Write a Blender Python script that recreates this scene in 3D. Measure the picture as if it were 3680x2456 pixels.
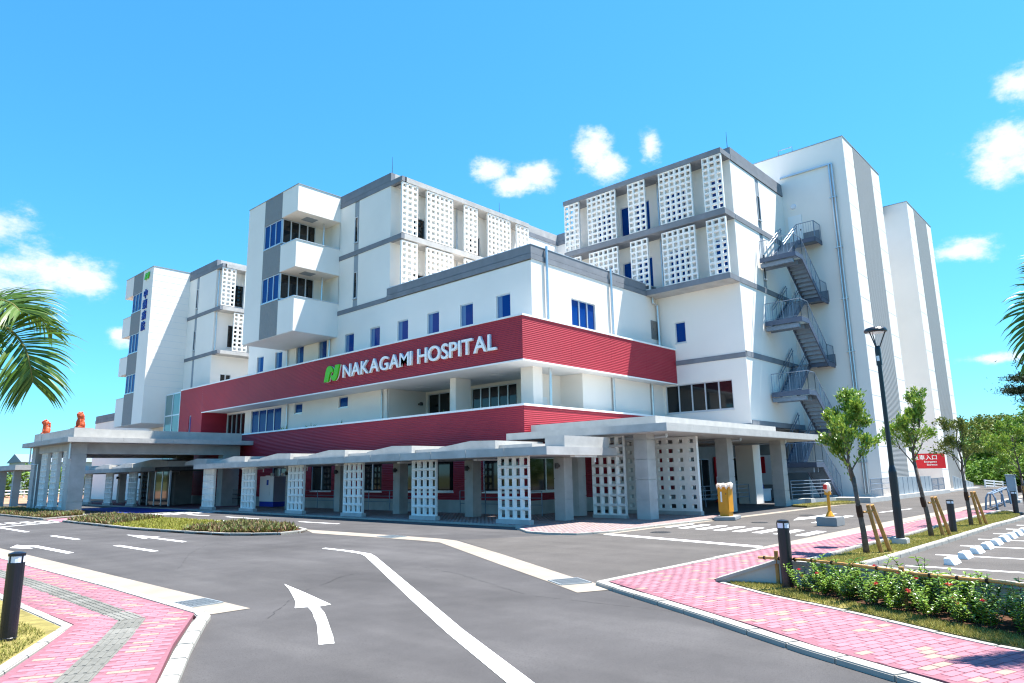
import bpy, bmesh, math, random
import numpy as np
from mathutils import Vector, Matrix
for o in list(bpy.data.objects): bpy.data.objects.remove(o)
SC = bpy.context.scene; COL = SC.collection
R = math.radians
# ------------------------------------------------------------------ camera
yaw, pitch, roll = R(42.3732), R(10.8934), R(-1.0615)
cam_d = bpy.data.cameras.new('camera'); cam = bpy.data.objects.new('camera', cam_d); COL.objects.link(cam)
cam_d.sensor_width = 36; cam_d.lens = 2467.3/3680*36; cam_d.clip_start = .1; cam_d.clip_end = 4000
_w = Vector((math.cos(yaw)*math.cos(pitch), math.sin(yaw)*math.cos(pitch), math.sin(pitch)))
_r = Vector((math.sin(yaw), -math.cos(yaw), 0)); _u = _r.cross(_w)
_r2 = math.cos(roll)*_r+math.sin(roll)*_u; _u2 = -math.sin(roll)*_r+math.cos(roll)*_u
cam.matrix_world = Matrix(((_r2.x,_u2.x,-_w.x,0),(_r2.y,_u2.y,-_w.y,0),(_r2.z,_u2.z,-_w.z,1.75),(0,0,0,1)))
SC.camera = cam
SC.cycles.use_denoising = True; SC.cycles.filter_width = 1.2; SC.cycles.sample_clamp_indirect = 6; SC.cycles.caustics_reflective = False; SC.cycles.caustics_refractive = False
# ------------------------------------------------------------------ exposure, sun, sky
VS = SC.view_settings
VS.view_transform = 'Standard'; VS.look = 'None'; VS.gamma = 1; VS.use_curve_mapping = False
VS.exposure = 2.05
SUN = Vector((.314, -.23, 1)).normalized()
sd = bpy.data.lights.new('sun', 'SUN'); sd.energy = 3.4; sd.angle = R(.5); sd.color = (1, .96, .9)
sun = bpy.data.objects.new('sun', sd); COL.objects.link(sun)
sun.rotation_euler = SUN.to_track_quat('Z', 'Y').to_euler(); sun.location = (0, 0, 60)
W = bpy.data.worlds.new('World'); SC.world = W; W.use_nodes = True
def build_world():
    nt = W.node_tree; N = nt.nodes; L = nt.links; N.clear()
    out = N.new('ShaderNodeOutputWorld'); bg = N.new('ShaderNodeBackground'); bg.inputs[1].default_value = .078
    sky = N.new('ShaderNodeTexSky'); sky.sky_type = 'NISHITA'; sky.sun_disc = False
    sky.sun_elevation = math.asin(SUN.z); sky.sun_rotation = math.atan2(SUN.x, SUN.y)
    sky.air_density = 1.0; sky.dust_density = .15; sky.ozone_density = 3.0; sky.altitude = 20
    hs = N.new('ShaderNodeHueSaturation'); hs.inputs['Saturation'].default_value = 1.05; hs.inputs['Hue'].default_value = .49; hs.inputs['Value'].default_value = 1.0
    L.new(sky.outputs[0], hs.inputs['Color'])
    tc = N.new('ShaderNodeTexCoord'); sx = N.new('ShaderNodeSeparateXYZ'); L.new(tc.outputs['Generated'], sx.inputs[0])
    def M(op, a, b=None, c=None):
        n = N.new('ShaderNodeMath'); n.operation = op
        for i, v in enumerate((a, b, c)):
            if v is None: continue
            if isinstance(v, (int, float)): n.inputs[i].default_value = v
            else: L.new(v, n.inputs[i])
        return n.outputs[0]
    sc_ = N.new('ShaderNodeSeparateColor'); L.new(hs.outputs[0], sc_.inputs[0]); cc_ = N.new('ShaderNodeCombineColor')
    for i, (k0, k1) in enumerate(((.33, .045), (.93, .10), (1.75, .2))): L.new(M('DIVIDE', M('MULTIPLY', sc_.outputs[i], k0), M('ADD', 1.0, M('MULTIPLY', sc_.outputs[i], k1))), cc_.inputs[i])
    az = M('ARCTAN2', sx.outputs[1], sx.outputs[0]); el = M('ARCSINE', sx.outputs[2])
    # cumulus clouds: azimuth, elevation, half width, half height (degrees)
    C = CLOUDS
    best = None
    for a, e, w, h in C:
        da = M('DIVIDE', M('SUBTRACT', az, R(a)), R(w)); de = M('DIVIDE', M('SUBTRACT', el, R(e)), R(h))
        d = M('SQRT', M('ADD', M('MULTIPLY', da, da), M('MULTIPLY', de, de)))
        v = M('SUBTRACT', 1.0, d)
        best = v if best is None else M('MAXIMUM', best, v)
    no = N.new('ShaderNodeTexNoise'); no.inputs['Scale'].default_value = 13; no.inputs['Detail'].default_value = 12; no.inputs['Roughness'].default_value = .66
    mpn = N.new('ShaderNodeMapping'); mpn.inputs['Scale'].default_value = (1, 1, 1.7); L.new(tc.outputs['Generated'], mpn.inputs[0]); L.new(mpn.outputs[0], no.inputs['Vector'])
    f = M('ADD', best, M('MULTIPLY', M('SUBTRACT', no.outputs[0], .5), 3.0))
    mr = N.new('ShaderNodeMapRange'); mr.interpolation_type = 'SMOOTHERSTEP'
    L.new(f, mr.inputs[0]); mr.inputs[1].default_value = -.1; mr.inputs[2].default_value = .95
    no2 = N.new('ShaderNodeTexNoise'); no2.inputs['Scale'].default_value = 7; no2.inputs['Detail'].default_value = 5
    L.new(tc.outputs['Generated'], no2.inputs['Vector'])
    cr = N.new('ShaderNodeMix'); cr.data_type = 'RGBA'; L.new(no2.outputs[0], cr.inputs[0])
    cr.inputs[6].default_value = (4.2, 4.2, 4.2, 1); cr.inputs[7].default_value = (3.0, 3.3, 3.6, 1)
    mix = N.new('ShaderNodeMix'); mix.data_type = 'RGBA'
    L.new(M('MULTIPLY', mr.outputs[0], .93), mix.inputs[0]); L.new(cc_.outputs[0], mix.inputs[6]); L.new(cr.outputs[2], mix.inputs[7])
    L.new(mix.outputs[2], bg.inputs[0]); L.new(bg.outputs[0], out.inputs[0])
def px_dir(x, y):                     # direction of a measured sky point (photo pixels / 1.5666)
    d = _w + _r2*((x*1.5666-1840)/2467.3) - _u2*((y*1.5666-1228)/2467.3); d.normalize()
    return math.degrees(math.atan2(d.y, d.x)), math.degrees(math.asin(d.z))
CLOUDS = []
for x, y, w, h in ((1125,395,2.2,1.2),(1222,398,2.2,1.4),(1175,420,3.0,1.0),(1362,345,1.9,1.9),(1395,385,1.9,1.3),(1490,335,1.2,1.5),(2310,330,2.8,2.6),(2270,375,2.4,2.0),(2345,195,1.8,1.6),(2205,575,2.4,.95),(2285,822,2.4,.5),
                   (60,615,5.2,2.6),(195,648,1.9,1.3),(275,770,1.3,.9),(-120,560,6,3)):
    a, e = px_dir(x, y); CLOUDS.append((a, e, w, h))
for a, e, w, h in ((-40,16,9,3.5),(-75,24,7,3),(-115,14,10,3),(-150,20,8,3.5),(155,22,8,3),(130,12,9,3),(-20,34,6,3),(165,40,7,3.5),(-95,45,6,3)): CLOUDS.append((a, e, w, h))
build_world()
# ------------------------------------------------------------------ materials
MATS = {}
def mat(name, col, rough=.7, var=.0, scale=4, spec=.3, metal=0, bump=0, bscale=60, isl=0, obj=0, col2=None, trans=0, ribs=None, detail=4, speck=0, stain=0, coat=0):
    m = bpy.data.materials.new(name); m.use_nodes = True; nt = m.node_tree; N = nt.nodes; L = nt.links
    b = N['Principled BSDF']; b.inputs['Roughness'].default_value = rough; b.inputs['Metallic'].default_value = metal
    b.inputs['Specular IOR Level'].default_value = spec; b.inputs['Base Color'].default_value = (*col, 1)
    if coat: b.inputs['Coat Weight'].default_value = coat
    tc = N.new('ShaderNodeTexCoord'); geo = N.new('ShaderNodeNewGeometry')
    P = geo.outputs['Position']
    c = None
    def mix(f, a, bb, bt='MIX'):
        n = N.new('ShaderNodeMix'); n.data_type = 'RGBA'; n.blend_type = bt
        for i, v in ((0, f), (6, a), (7, bb)):
            if isinstance(v, (int, float)): n.inputs[i].default_value = v
            elif isinstance(v, tuple): n.inputs[i].default_value = (*v, 1)
            else: L.new(v, n.inputs[i])
        return n.outputs[2]
    def noise(s, d=4, r=.55, vec=P):
        n = N.new('ShaderNodeTexNoise'); n.inputs['Scale'].default_value = s; n.inputs['Detail'].default_value = d; n.inputs['Roughness'].default_value = r
        L.new(vec, n.inputs['Vector']); return n.outputs[0]
    def ramp(v, a, bb):
        n = N.new('ShaderNodeMapRange'); L.new(v, n.inputs[0]); n.inputs[1].default_value = a; n.inputs[2].default_value = bb; return n.outputs[0]
    c = tuple(col)
    if col2 is not None and (isl or obj):
        if isl: rnd = geo.outputs['Random Per Island']
        else:
            oi = N.new('ShaderNodeObjectInfo'); rnd = oi.outputs['Random']
        c = mix(rnd, c, tuple(col2))
    if var:
        lo = tuple(v*(1-var) for v in col); hi = tuple(min(1, v*(1+var)) for v in col)
        f = ramp(noise(scale, detail), .3, .7)
        if isinstance(c, tuple): c = mix(f, lo, hi)
        else: c = mix(1.0, c, mix(f, tuple([1-var]*3), tuple([1+var]*3)), 'MULTIPLY')
    if speck:
        mp = N.new('ShaderNodeMapping'); mp.inputs['Scale'].default_value = (1.3, .16, 1); mp.inputs['Rotation'].default_value = (0, 0, .35); L.new(P, mp.inputs[0]); f = ramp(noise(1.0, 4, .6, mp.outputs[0]), .45, .62); c = mix(f, mix(1.0, c, (.86,.86,.87), 'MULTIPLY'), c)
        f = ramp(noise(1.4, 6, .65), .35, .65); c = mix(f, mix(1.0, c, (.82,.82,.82), 'MULTIPLY'), c)
        f = ramp(noise(40, 3, .85), .53, .66); c = mix(f, c, tuple(v*.58 for v in col))
        f = ramp(noise(170, 2, .7), .55, .75); c = mix(f, c, tuple(min(1, v*(1+speck)) for v in col))
        f = ramp(noise(120, 2, .7), .6, .8); c = mix(f, c, tuple(v*(1-.5*min(1, speck)) for v in col))
    if stain:
        f = ramp(noise(.45, 6, .6), .52, .72); s = N.new('ShaderNodeMath'); s.operation = 'MULTIPLY'; L.new(f, s.inputs[0]); s.inputs[1].default_value = stain
        c = mix(s.outputs[0], c, tuple(v*.55 for v in col))
    if not isinstance(c, tuple): L.new(c, b.inputs['Base Color'])
    h = None
    if bump: h = noise(bscale, 3, .6)
    if ribs:
        sp = N.new('ShaderNodeSeparateXYZ'); L.new(P, sp.inputs[0])
        mm = N.new('ShaderNodeMath'); mm.operation = 'MULTIPLY'; L.new(sp.outputs[2], mm.inputs[0]); mm.inputs[1].default_value = 2*math.pi/ribs
        si = N.new('ShaderNodeMath'); si.operation = 'SINE'; L.new(mm.outputs[0], si.inputs[0]); h = si.outputs[0]
    if h is not None:
        bp = N.new('ShaderNodeBump'); bp.inputs['Strength'].default_value = bump if bump else 1; bp.inputs['Distance'].default_value = .004 if not ribs else ribs*.09
        L.new(h, bp.inputs['Height']); L.new(bp.outputs[0], b.inputs['Normal'])
    if trans:
        tr = N.new('ShaderNodeBsdfTranslucent'); ms = N.new('ShaderNodeMixShader'); ms.inputs[0].default_value = trans
        if isinstance(c, tuple): tr.inputs[0].default_value = (*c, 1)
        else: L.new(c, tr.inputs[0])
        L.new(b.outputs[0], ms.inputs[1]); L.new(tr.outputs[0], ms.inputs[2]); L.new(ms.outputs[0], N['Material Output'].inputs[0])
    MATS[name] = m; return m
mat('white_wall', (.86,.81,.75), .75, stain=.06, var=.03, scale=.35, detail=6)
mat('white_trim', (.82,.83,.83), .45, var=.02, scale=2)
mat('soffit', (.70,.71,.71), .8, var=.03, scale=1)
mat('red_cladding', (.33,.018,.036), .55, var=.06, scale=.5, ribs=.085, spec=.4)
mat('grey_band', (.20,.215,.24), .8, var=.12, scale=1.3, bump=.3, bscale=25)
mat('grey_louver', (.25,.255,.255), .6, var=.04, ribs=.075)
mat('grey_strip', (.30,.34,.38), .6, var=.04)
mat('concrete', (.43,.42,.405), .85, var=.13, scale=1.7, bump=.35, bscale=30, detail=7, stain=.25)
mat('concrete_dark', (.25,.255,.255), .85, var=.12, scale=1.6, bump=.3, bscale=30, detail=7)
mat('concrete_light', (.44,.43,.405), .85, var=.10, scale=2.5, bump=.3, bscale=50, detail=6, stain=.15)
mat('kerb_stone', (.34,.325,.29), .85, var=.10, scale=3, bump=.3, bscale=60, detail=6)
mat('gutter', (.275,.235,.19), .9, var=.10, scale=2.2, bump=.3, bscale=60, detail=6, stain=.2)
mat('asphalt', (.088,.083,.082), .95, var=.26, scale=.33, bump=.8, bscale=140, detail=8, speck=.55, stain=.22, spec=.2)
mat('asphalt_old', (.108,.098,.09), .95, var=.14, scale=.5, bump=.8, bscale=140, detail=8, speck=.5, stain=.2, spec=.2)
mat('white_paint', (.80,.80,.78), .7, var=.05, scale=5, stain=.12)
mat('paver_pink', (.30,.128,.158), .9, var=.08, scale=12, stain=.15, obj=1, col2=(.345,.16,.19), bump=.4, bscale=160)
mat('paver_pale', (.26,.19,.182), .9, var=.08, scale=12, isl=1, col2=(.32,.25,.24), bump=.4, bscale=160)
mat('paver_mass', (.30,.128,.158), .9, var=.08, scale=12, stain=.15, isl=1, col2=(.345,.16,.19), bump=.4, bscale=160)
mat('paver_tan', (.30,.21,.17), .9, var=.08, scale=30, bump=.4, bscale=160)
mat('paver_grey', (.13,.128,.112), .9, var=.15, scale=14, obj=1, col2=(.19,.185,.165), bump=.4, bscale=160)
mat('joint_sand', (.23,.095,.118), .95, var=.15, scale=20)
mat('screen_white', (.83,.81,.77), .7, var=.03, scale=3)
mat('glass_sky_tint', (.002,.042,.22), .06, spec=.12, var=.0)  # reflected blue sky is put into the base colour, with little real reflection
mat('blind_blue', (.10,.19,.36), .25, spec=.3)
mat('glass_dark', (.006,.008,.010), .05, spec=.5)
mat('glass_green', (.10,.20,.20), .05, spec=.6)
mat('alu', (.62,.66,.70), .35, metal=.55, var=.03)
mat('galv', (.22,.27,.34), .45, metal=.45, var=.10, scale=5)
mat('galv_bright', (.62,.64,.66), .3, metal=.7, var=.06)
mat('galv_dark', (.10,.125,.18), .5, metal=.4, var=.08, scale=4)
mat('steel_panel', (.33,.38,.42), .5, metal=.3, var=.06)
mat('black_paint', (.006,.007,.014), .3, spec=.5, var=.1)
mat('lamp_glass', (.72,.76,.84), .15, spec=.5)
mat('yellow_paint', (.60,.25,.010), .4, var=.06, spec=.4)
mat('plastic_wrap', (.80,.74,.66), .18, spec=.7, trans=.4)
mat('letter_white', (.90,.90,.89), .4)
mat('letter_green', (.10,.55,.012), .4)
mat('letter_blue', (.012,.03,.30), .4)
mat('sign_red', (.50,.008,.018), .45)
mat('sign_white', (.80,.80,.80), .5)
mat('clay_red', (.42,.075,.025), .55, var=.3, scale=9, bump=.5, bscale=25)
mat('vend_white', (.70,.72,.76), .35)
mat('vend_blue', (.01,.04,.35), .35)
mat('vend_side', (.25,.28,.36), .4)
mat('blue_floor', (.006,.03,.28), .8, var=.1)
mat('soil', (.075,.032,.016), 1, var=.4, scale=14, bump=1, bscale=40)
mat('grass_base', (.21,.175,.055), 1, var=.35, scale=5, bump=1, bscale=60)
mat('grass_blade', (.18,.20,.028), .8, isl=1, col2=(.40,.34,.11), trans=.25)
mat('leaf_tree', (.08,.20,.014), .4, isl=1, col2=(.33,.42,.06), trans=.25, spec=.5)
mat('leaf_shrub', (.05,.15,.012), .3, isl=1, col2=(.24,.36,.04), trans=.22, spec=.6)
mat('leaf_wood', (.04,.12,.012), .6, isl=1, col2=(.18,.30,.035), trans=.2)
mat('leaf_dry', (.08,.12,.018), .6, isl=1, col2=(.20,.22,.05), trans=.2)
mat('leaf_pine', (.010,.028,.010), .7, isl=1, col2=(.03,.055,.018))
mat('leaf_palm', (.055,.13,.012), .4, isl=1, col2=(.12,.20,.03), trans=.3, spec=.5)
mat('leaf_rhoeo', (.13,.19,.045), .5, isl=1, col2=(.19,.09,.055), trans=.15)
mat('leaf_lime', (.22,.25,.03), .6, isl=1, col2=(.30,.26,.05), trans=.2)
mat('petal_red', (.60,.015,.03), .6, isl=1, col2=(.75,.05,.09), trans=.2)
mat('bark_grey', (.10,.082,.068), .95, var=.35, scale=14, bump=.8, bscale=40)
mat('bark_dark', (.07,.055,.045), .95, var=.35, scale=14, bump=.8, bscale=40)
mat('rachis', (.16,.15,.04), .7)
mat('wood_stake', (.36,.20,.065), .85, var=.25, scale=9, bump=.4, bscale=50)
mat('bamboo', (.46,.24,.075), .5, var=.25, scale=9)
mat('rope_dark', (.03,.018,.012), .95)
mat('burlap', (.045,.022,.012), .95, var=.3, scale=40)
mat('grate_steel', (.32,.35,.36), .5, metal=.5)
mat('crack', (.035,.034,.036), 1)
mat('iron_dark', (.06,.06,.062), .7, var=.3, scale=12)
mat('dirt', (.34,.19,.115), 1, var=.2, scale=.3, stain=.2)
mat('earth_green', (.10,.11,.035), 1, var=.35, scale=.12)
mat('house_wall', (.62,.62,.60), .8, var=.05)
mat('house_grey', (.40,.42,.45), .8, var=.05)
mat('roof_blue', (.18,.21,.25), .7)
mat('cone_red', (.55,.03,.02), .5)
mat('green_glow', (.03,.40,.12), .5)
mat('interior', (.05,.05,.055), .9)
mat('ceiling_grey', (.42,.42,.41), .85, var=.05)
# ------------------------------------------------------------------ builders
ORG = {}
def put(o, label=None, cat=None, group=None, kind=None):
    if label: o['label'] = label
    if cat: o['category'] = cat
    if group: o['group'] = group
    if kind: o['kind'] = kind
    return o
def thing(name, label, cat, loc, group=None):
    o = bpy.data.objects.new(name, None); COL.objects.link(o); o.location = loc; o.empty_display_size = .3
    ORG[o.name] = Vector(loc); return put(o, label, cat, group)
def link(name, me, parent=None, loc=None):
    o = bpy.data.objects.new(name, me); COL.objects.link(o)
    if parent is not None:
        o.parent = parent; ORG[o.name] = ORG[parent.name]
    else: ORG[o.name] = Vector(loc or (0, 0, 0))
    return o
class MB:
    def __init__(s): s.v = []; s.f = []; s.m = []; s.mi = 0; s.pc = []
    def add(s, vs, fs):
        n = len(s.v); nf = len(s.f); s.v += [tuple(p) for p in vs]
        for f in fs: s.f.append(tuple(i+n for i in f)); s.m.append(s.mi)
        s.pc.append((n, len(s.v), nf, len(s.f)))
        return s
    def box(s, x0, x1, y0, y1, z0, z1):
        if x0 > x1: x0, x1 = x1, x0
        if y0 > y1: y0, y1 = y1, y0
        if z0 > z1: z0, z1 = z1, z0
        return s.add([(x0,y0,z0),(x1,y0,z0),(x1,y1,z0),(x0,y1,z0),(x0,y0,z1),(x1,y0,z1),(x1,y1,z1),(x0,y1,z1)],
                     [(3,2,1,0),(4,5,6,7),(0,1,5,4),(1,2,6,5),(2,3,7,6),(3,0,4,7)])
    def prism(s, poly, z0, z1):
        n = len(poly); a = sum(poly[i][0]*poly[(i+1)%n][1]-poly[(i+1)%n][0]*poly[i][1] for i in range(n))
        if a < 0: poly = poly[::-1]
        vs = [(p[0], p[1], z0) for p in poly]+[(p[0], p[1], z1) for p in poly]
        return s.add(vs, [tuple(range(n-1, -1, -1)), tuple(range(n, 2*n))]+[(i, (i+1)%n, n+(i+1)%n, n+i) for i in range(n)])
    def sheet(s, poly, z):
        n = len(poly); a = sum(poly[i][0]*poly[(i+1)%n][1]-poly[(i+1)%n][0]*poly[i][1] for i in range(n))
        if a < 0: poly = poly[::-1]
        return s.add([(p[0], p[1], z) for p in poly], [tuple(range(n))])
    def tube(s, pts, rad, n=8, cap=True):
        pts = [Vector(p) for p in pts]; k = len(pts)
        rr = rad if isinstance(rad, (list, tuple)) else [rad]*k
        rings = []; ref = None
        for i, p in enumerate(pts):
            t = (pts[min(i+1, k-1)]-pts[max(i-1, 0)])
            if t.length < 1e-9: t = Vector((0, 0, 1))
            t.normalize()
            if ref is None: ref = Vector((1, 0, 0)) if abs(t.x) < .9 else Vector((0, 1, 0))
            a = (ref-t*ref.dot(t))
            if a.length < 1e-5: a = t.orthogonal()
            a.normalize(); b = t.cross(a); ref = a
            rings.append([p+(a*math.cos(2*math.pi*j/n)+b*math.sin(2*math.pi*j/n))*rr[i] for j in range(n)])
        vs = [q for r in rings for q in r]; fs = []
        for i in range(k-1):
            for j in range(n): fs.append((i*n+j, i*n+(j+1)%n, (i+1)*n+(j+1)%n, (i+1)*n+j))
        if cap: fs += [tuple(range(n-1, -1, -1)), tuple((k-1)*n+j for j in range(n))]
        return s.add(vs, fs)
    def lathe(s, prof, c, n=20, sx=1, sy=1):
        k = len(prof); vs = [(c[0]+r*sx*math.cos(2*math.pi*j/n), c[1]+r*sy*math.sin(2*math.pi*j/n), c[2]+z) for r, z in prof for j in range(n)]
        fs = [(i*n+j, i*n+(j+1)%n, (i+1)*n+(j+1)%n, (i+1)*n+j) for i in range(k-1) for j in range(n)]
        fs += [tuple(range(n-1, -1, -1)), tuple((k-1)*n+j for j in range(n))]
        return s.add(vs, fs)
    def bar(s, p, q, w, h, up=(0, 0, 1)):
        p, q = Vector(p), Vector(q); t = (q-p).normalized(); u = Vector(up)
        a = t.cross(u)
        if a.length < 1e-4: a = t.cross(Vector((1, 0, 0)))
        a.normalize(); b = a.cross(t).normalized(); a *= w/2; b *= h/2
        return s.add([p-a-b, p+a-b, p+a+b, p-a+b, q-a-b, q+a-b, q+a+b, q-a+b], [(3,2,1,0),(4,5,6,7),(0,1,5,4),(1,2,6,5),(2,3,7,6),(3,0,4,7)])
    def mesh(s, name, mats, org=(0, 0, 0), smooth=False, bevel=0):
        me = bpy.data.meshes.new(name); o = Vector(org)
        me.from_pydata([(v[0]-o.x, v[1]-o.y, v[2]-o.z) for v in s.v], [], s.f); me.update()
        if isinstance(mats, str): mats = [mats]
        for m in mats: me.materials.append(MATS[m])
        if len(mats) > 1: me.polygons.foreach_set('material_index', s.m)
        bm = bmesh.new(); bm.from_mesh(me)
        if bevel:
            bmesh.ops.remove_doubles(bm, verts=bm.verts, dist=1e-5)
            bmesh.ops.bevel(bm, geom=[e for e in bm.edges if len(e.link_faces) == 2 and e.calc_face_angle(0) > .5], offset=bevel, segments=2, affect='EDGES')
        bmesh.ops.recalc_face_normals(bm, faces=bm.faces); bm.to_mesh(me); bm.free()
        if smooth: me.polygons.foreach_set('use_smooth', [True]*len(me.polygons))
        return me
    def each(s, name, mats, parent, **k):            # every piece added becomes an object of its own
        out = []
        for v0, v1, f0, f1 in s.pc:
            q = MB(); q.v = s.v[v0:v1]; q.f = [tuple(i-v0 for i in f) for f in s.f[f0:f1]]; q.m = s.m[f0:f1]; out.append(q.build(name, mats, parent, **k))
        return out
    def build(s, name, mats, parent=None, smooth=False, bevel=0, loc=None):
        org = ORG[parent.name] if parent is not None else Vector(loc or (0, 0, 0))
        me = s.mesh(name, mats, org, smooth, bevel); o = link(name, me, parent, loc)
        if parent is None and loc: o.location = loc
        return o
def np_mesh(name, verts, nper, material):       # verts (k*nper,3): k separate polygons
    verts = np.asarray(verts, np.float32).reshape(-1, 3); k = len(verts)//nper
    me = bpy.data.meshes.new(name); me.vertices.add(len(verts)); me.vertices.foreach_set('co', verts.ravel())
    me.loops.add(k*nper); me.loops.foreach_set('vertex_index', np.arange(k*nper, dtype=np.int32))
    me.polygons.add(k); me.polygons.foreach_set('loop_start', np.arange(0, k*nper, nper, dtype=np.int32))
    me.update(calc_edges=True); me.materials.append(MATS[material]); return me
def P(pl, pos, u, d, z): return (pos+d, u, z) if pl == 'A' else (u, pos+d, z)
def pbox(mb, pl, pos, u0, u1, d0, d1, z0, z1):
    if pl == 'A': mb.box(pos+d0, pos+d1, u0, u1, z0, z1)
    else: mb.box(u0, u1, pos+d0, pos+d1, z0, z1)
def pquad(mb, pl, pos, pts): mb.add([P(pl, pos, *p) for p in pts], [tuple(range(len(pts)))])
def wall(mb, pl, pos, u0, u1, z0, z1, holes=(), dep=.14):   # a face with real openings and their reveals
    us = sorted({u0, u1, *[h[0] for h in holes], *[h[1] for h in holes]}); zs = sorted({z0, z1, *[h[2] for h in holes], *[h[3] for h in holes]})
    us = [u for u in us if u0 <= u <= u1]; zs = [z for z in zs if z0 <= z <= z1]
    for a, b in zip(us, us[1:]):
        for c, d in zip(zs, zs[1:]):
            um, zm = (a+b)/2, (c+d)/2
            if any(h[0] < um < h[1] and h[2] < zm < h[3] for h in holes): continue
            pquad(mb, pl, pos, [(a, 0, c), (b, 0, c), (b, 0, d), (a, 0, d)])
    for a, b, c, d in holes:
        for q in ([(a,0,c),(b,0,c),(b,dep,c),(a,dep,c)], [(a,0,d),(b,0,d),(b,dep,d),(a,dep,d)], [(a,0,c),(a,0,d),(a,dep,d),(a,dep,c)], [(b,0,c),(b,0,d),(b,dep,d),(b,dep,c)]): pquad(mb, pl, pos, q)
def window(par, pl, pos, u0, u1, z0, z1, n=1, glass='glass_sky_tint', dep=.10, fr=.055, transom=None, name='window', blind=False):
    f = MB(); d0, d1 = dep-.07, dep+.02
    f2 = fr
    pbox(f, pl, pos, u0-.03, u1+.03, -.025, dep, z0-.045, z0+.012)          # sill
    pbox(f, pl, pos, u0, u0+f2, d0, d1, z0, z1); pbox(f, pl, pos, u1-f2, u1, d0, d1, z0, z1)
    pbox(f, pl, pos, u0+f2, u1-f2, d0, d1, z0+.012, z0+.012+f2); pbox(f, pl, pos, u0+f2, u1-f2, d0, d1, z1-f2, z1)
    w = (u1-u0)/n
    for i in range(1, n): pbox(f, pl, pos, u0+i*w-.035, u0+i*w+.035, d0-.01, d1, z0+f2, z1-f2)
    if transom: pbox(f, pl, pos, u0+f2, u1-f2, d0-.005, d1, transom-.03, transom+.03)
    o = f.build(name, 'alu', par)
    for i in range(n):
        g = MB(); pquad(g, pl, pos, [(u0+i*w+.03, dep-.03, z0+.03), (u0+(i+1)*w-.03, dep-.03, z0+.03), (u0+(i+1)*w-.03, dep-.03, z1-.03), (u0+i*w+.03, dep-.03, z1-.03)])
        g.build('pane', glass, o)
    if blind:
        g = MB(); pquad(g, pl, pos, [(u1-(u1-u0)*.36, dep-.034, z0+.03), (u1-.05, dep-.034, z0+.03), (u1-.05, dep-.034, z1-.04), (u1-(u1-u0)*.36, dep-.034, z1-.04)]); g.build('blind', 'blind_blue', o)
    return o
def wall_win(par, mb, pl, pos, u0, u1, z0, z1, wins, dep=.12):
    wall(mb, pl, pos, u0, u1, z0, z1, [w[:4] for w in wins], dep+.05)
    for w in wins: window(par, pl, pos, *w[:4], n=w[4] if len(w) > 4 else 1, glass=w[5] if len(w) > 5 else 'glass_sky_tint', dep=dep, blind=len(w) > 6)
def screen(mb, pl, pos, u0, u1, z0, z1, nc, nr, th=.14, hw=.62, hh=.62, flare=0, big=None):
    # perforated panel: front and back faces with through holes; flare: the front opening is wider than the hole behind
    cw = (u1-u0)/nc; rh = (z1-z0)/nr
    def rect(i, j, k, d):
        kw = k*(big[i % len(big)] if big else 1)
        a = u0+(i+.5)*cw; c = z0+(j+.5)*rh
        return [(a-cw*kw/2, d, c-rh*k/2), (a+cw*kw/2, d, c-rh*k/2), (a+cw*kw/2, d, c+rh*k/2), (a-cw*kw/2, d, c+rh*k/2)]
    for i in range(nc):
        for j in range(nr):
            a0, a1, c0, c1 = u0+i*cw, u0+(i+1)*cw, z0+j*rh, z0+(j+1)*rh
            cf = [(a0,0,c0),(a1,0,c0),(a1,0,c1),(a0,0,c1)]; cb = [(p[0], th, p[2]) for p in cf]
            hf = rect(i, j, flare if flare else hw, 0); hb = rect(i, j, hw, th)
            for k in range(4):
                l = (k+1) % 4
                pquad(mb, pl, pos, [cf[k], cf[l], hf[l], hf[k]]); pquad(mb, pl, pos, [cb[k], cb[l], hb[l], hb[k]]); pquad(mb, pl, pos, [hf[k], hf[l], hb[l], hb[k]])
    for e in ([(u0,0,z0),(u1,0,z0),(u1,th,z0),(u0,th,z0)], [(u0,0,z1),(u1,0,z1),(u1,th,z1),(u0,th,z1)], [(u0,0,z0),(u0,0,z1),(u0,th,z1),(u0,th,z0)], [(u1,0,z0),(u1,0,z1),(u1,th,z1),(u1,th,z0)]): pquad(mb, pl, pos, e)
def column(par, x0, x1, y0, y1, z0, z1, joints=.6, m='concrete', name='column', g=.022):   # cast column with recessed formwork joints
    mb = MB(); z = z0
    while z < z1-1e-3:
        t = min(z+joints, z1); mb.box(x0, x1, y0, y1, z+(g if z > z0 else 0), t); z = t
    mb.box(x0+.025, x1-.025, y0+.025, y1-.025, z0+.003, z1-.003)
    return mb.build(name, m, par)
ORD = ['first','second','third','fourth','fifth','sixth','seventh','eighth','ninth','tenth','eleventh','twelfth','thirteenth','fourteenth','fifteenth','sixteenth','seventeenth','eighteenth','nineteenth','twentieth']
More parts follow.
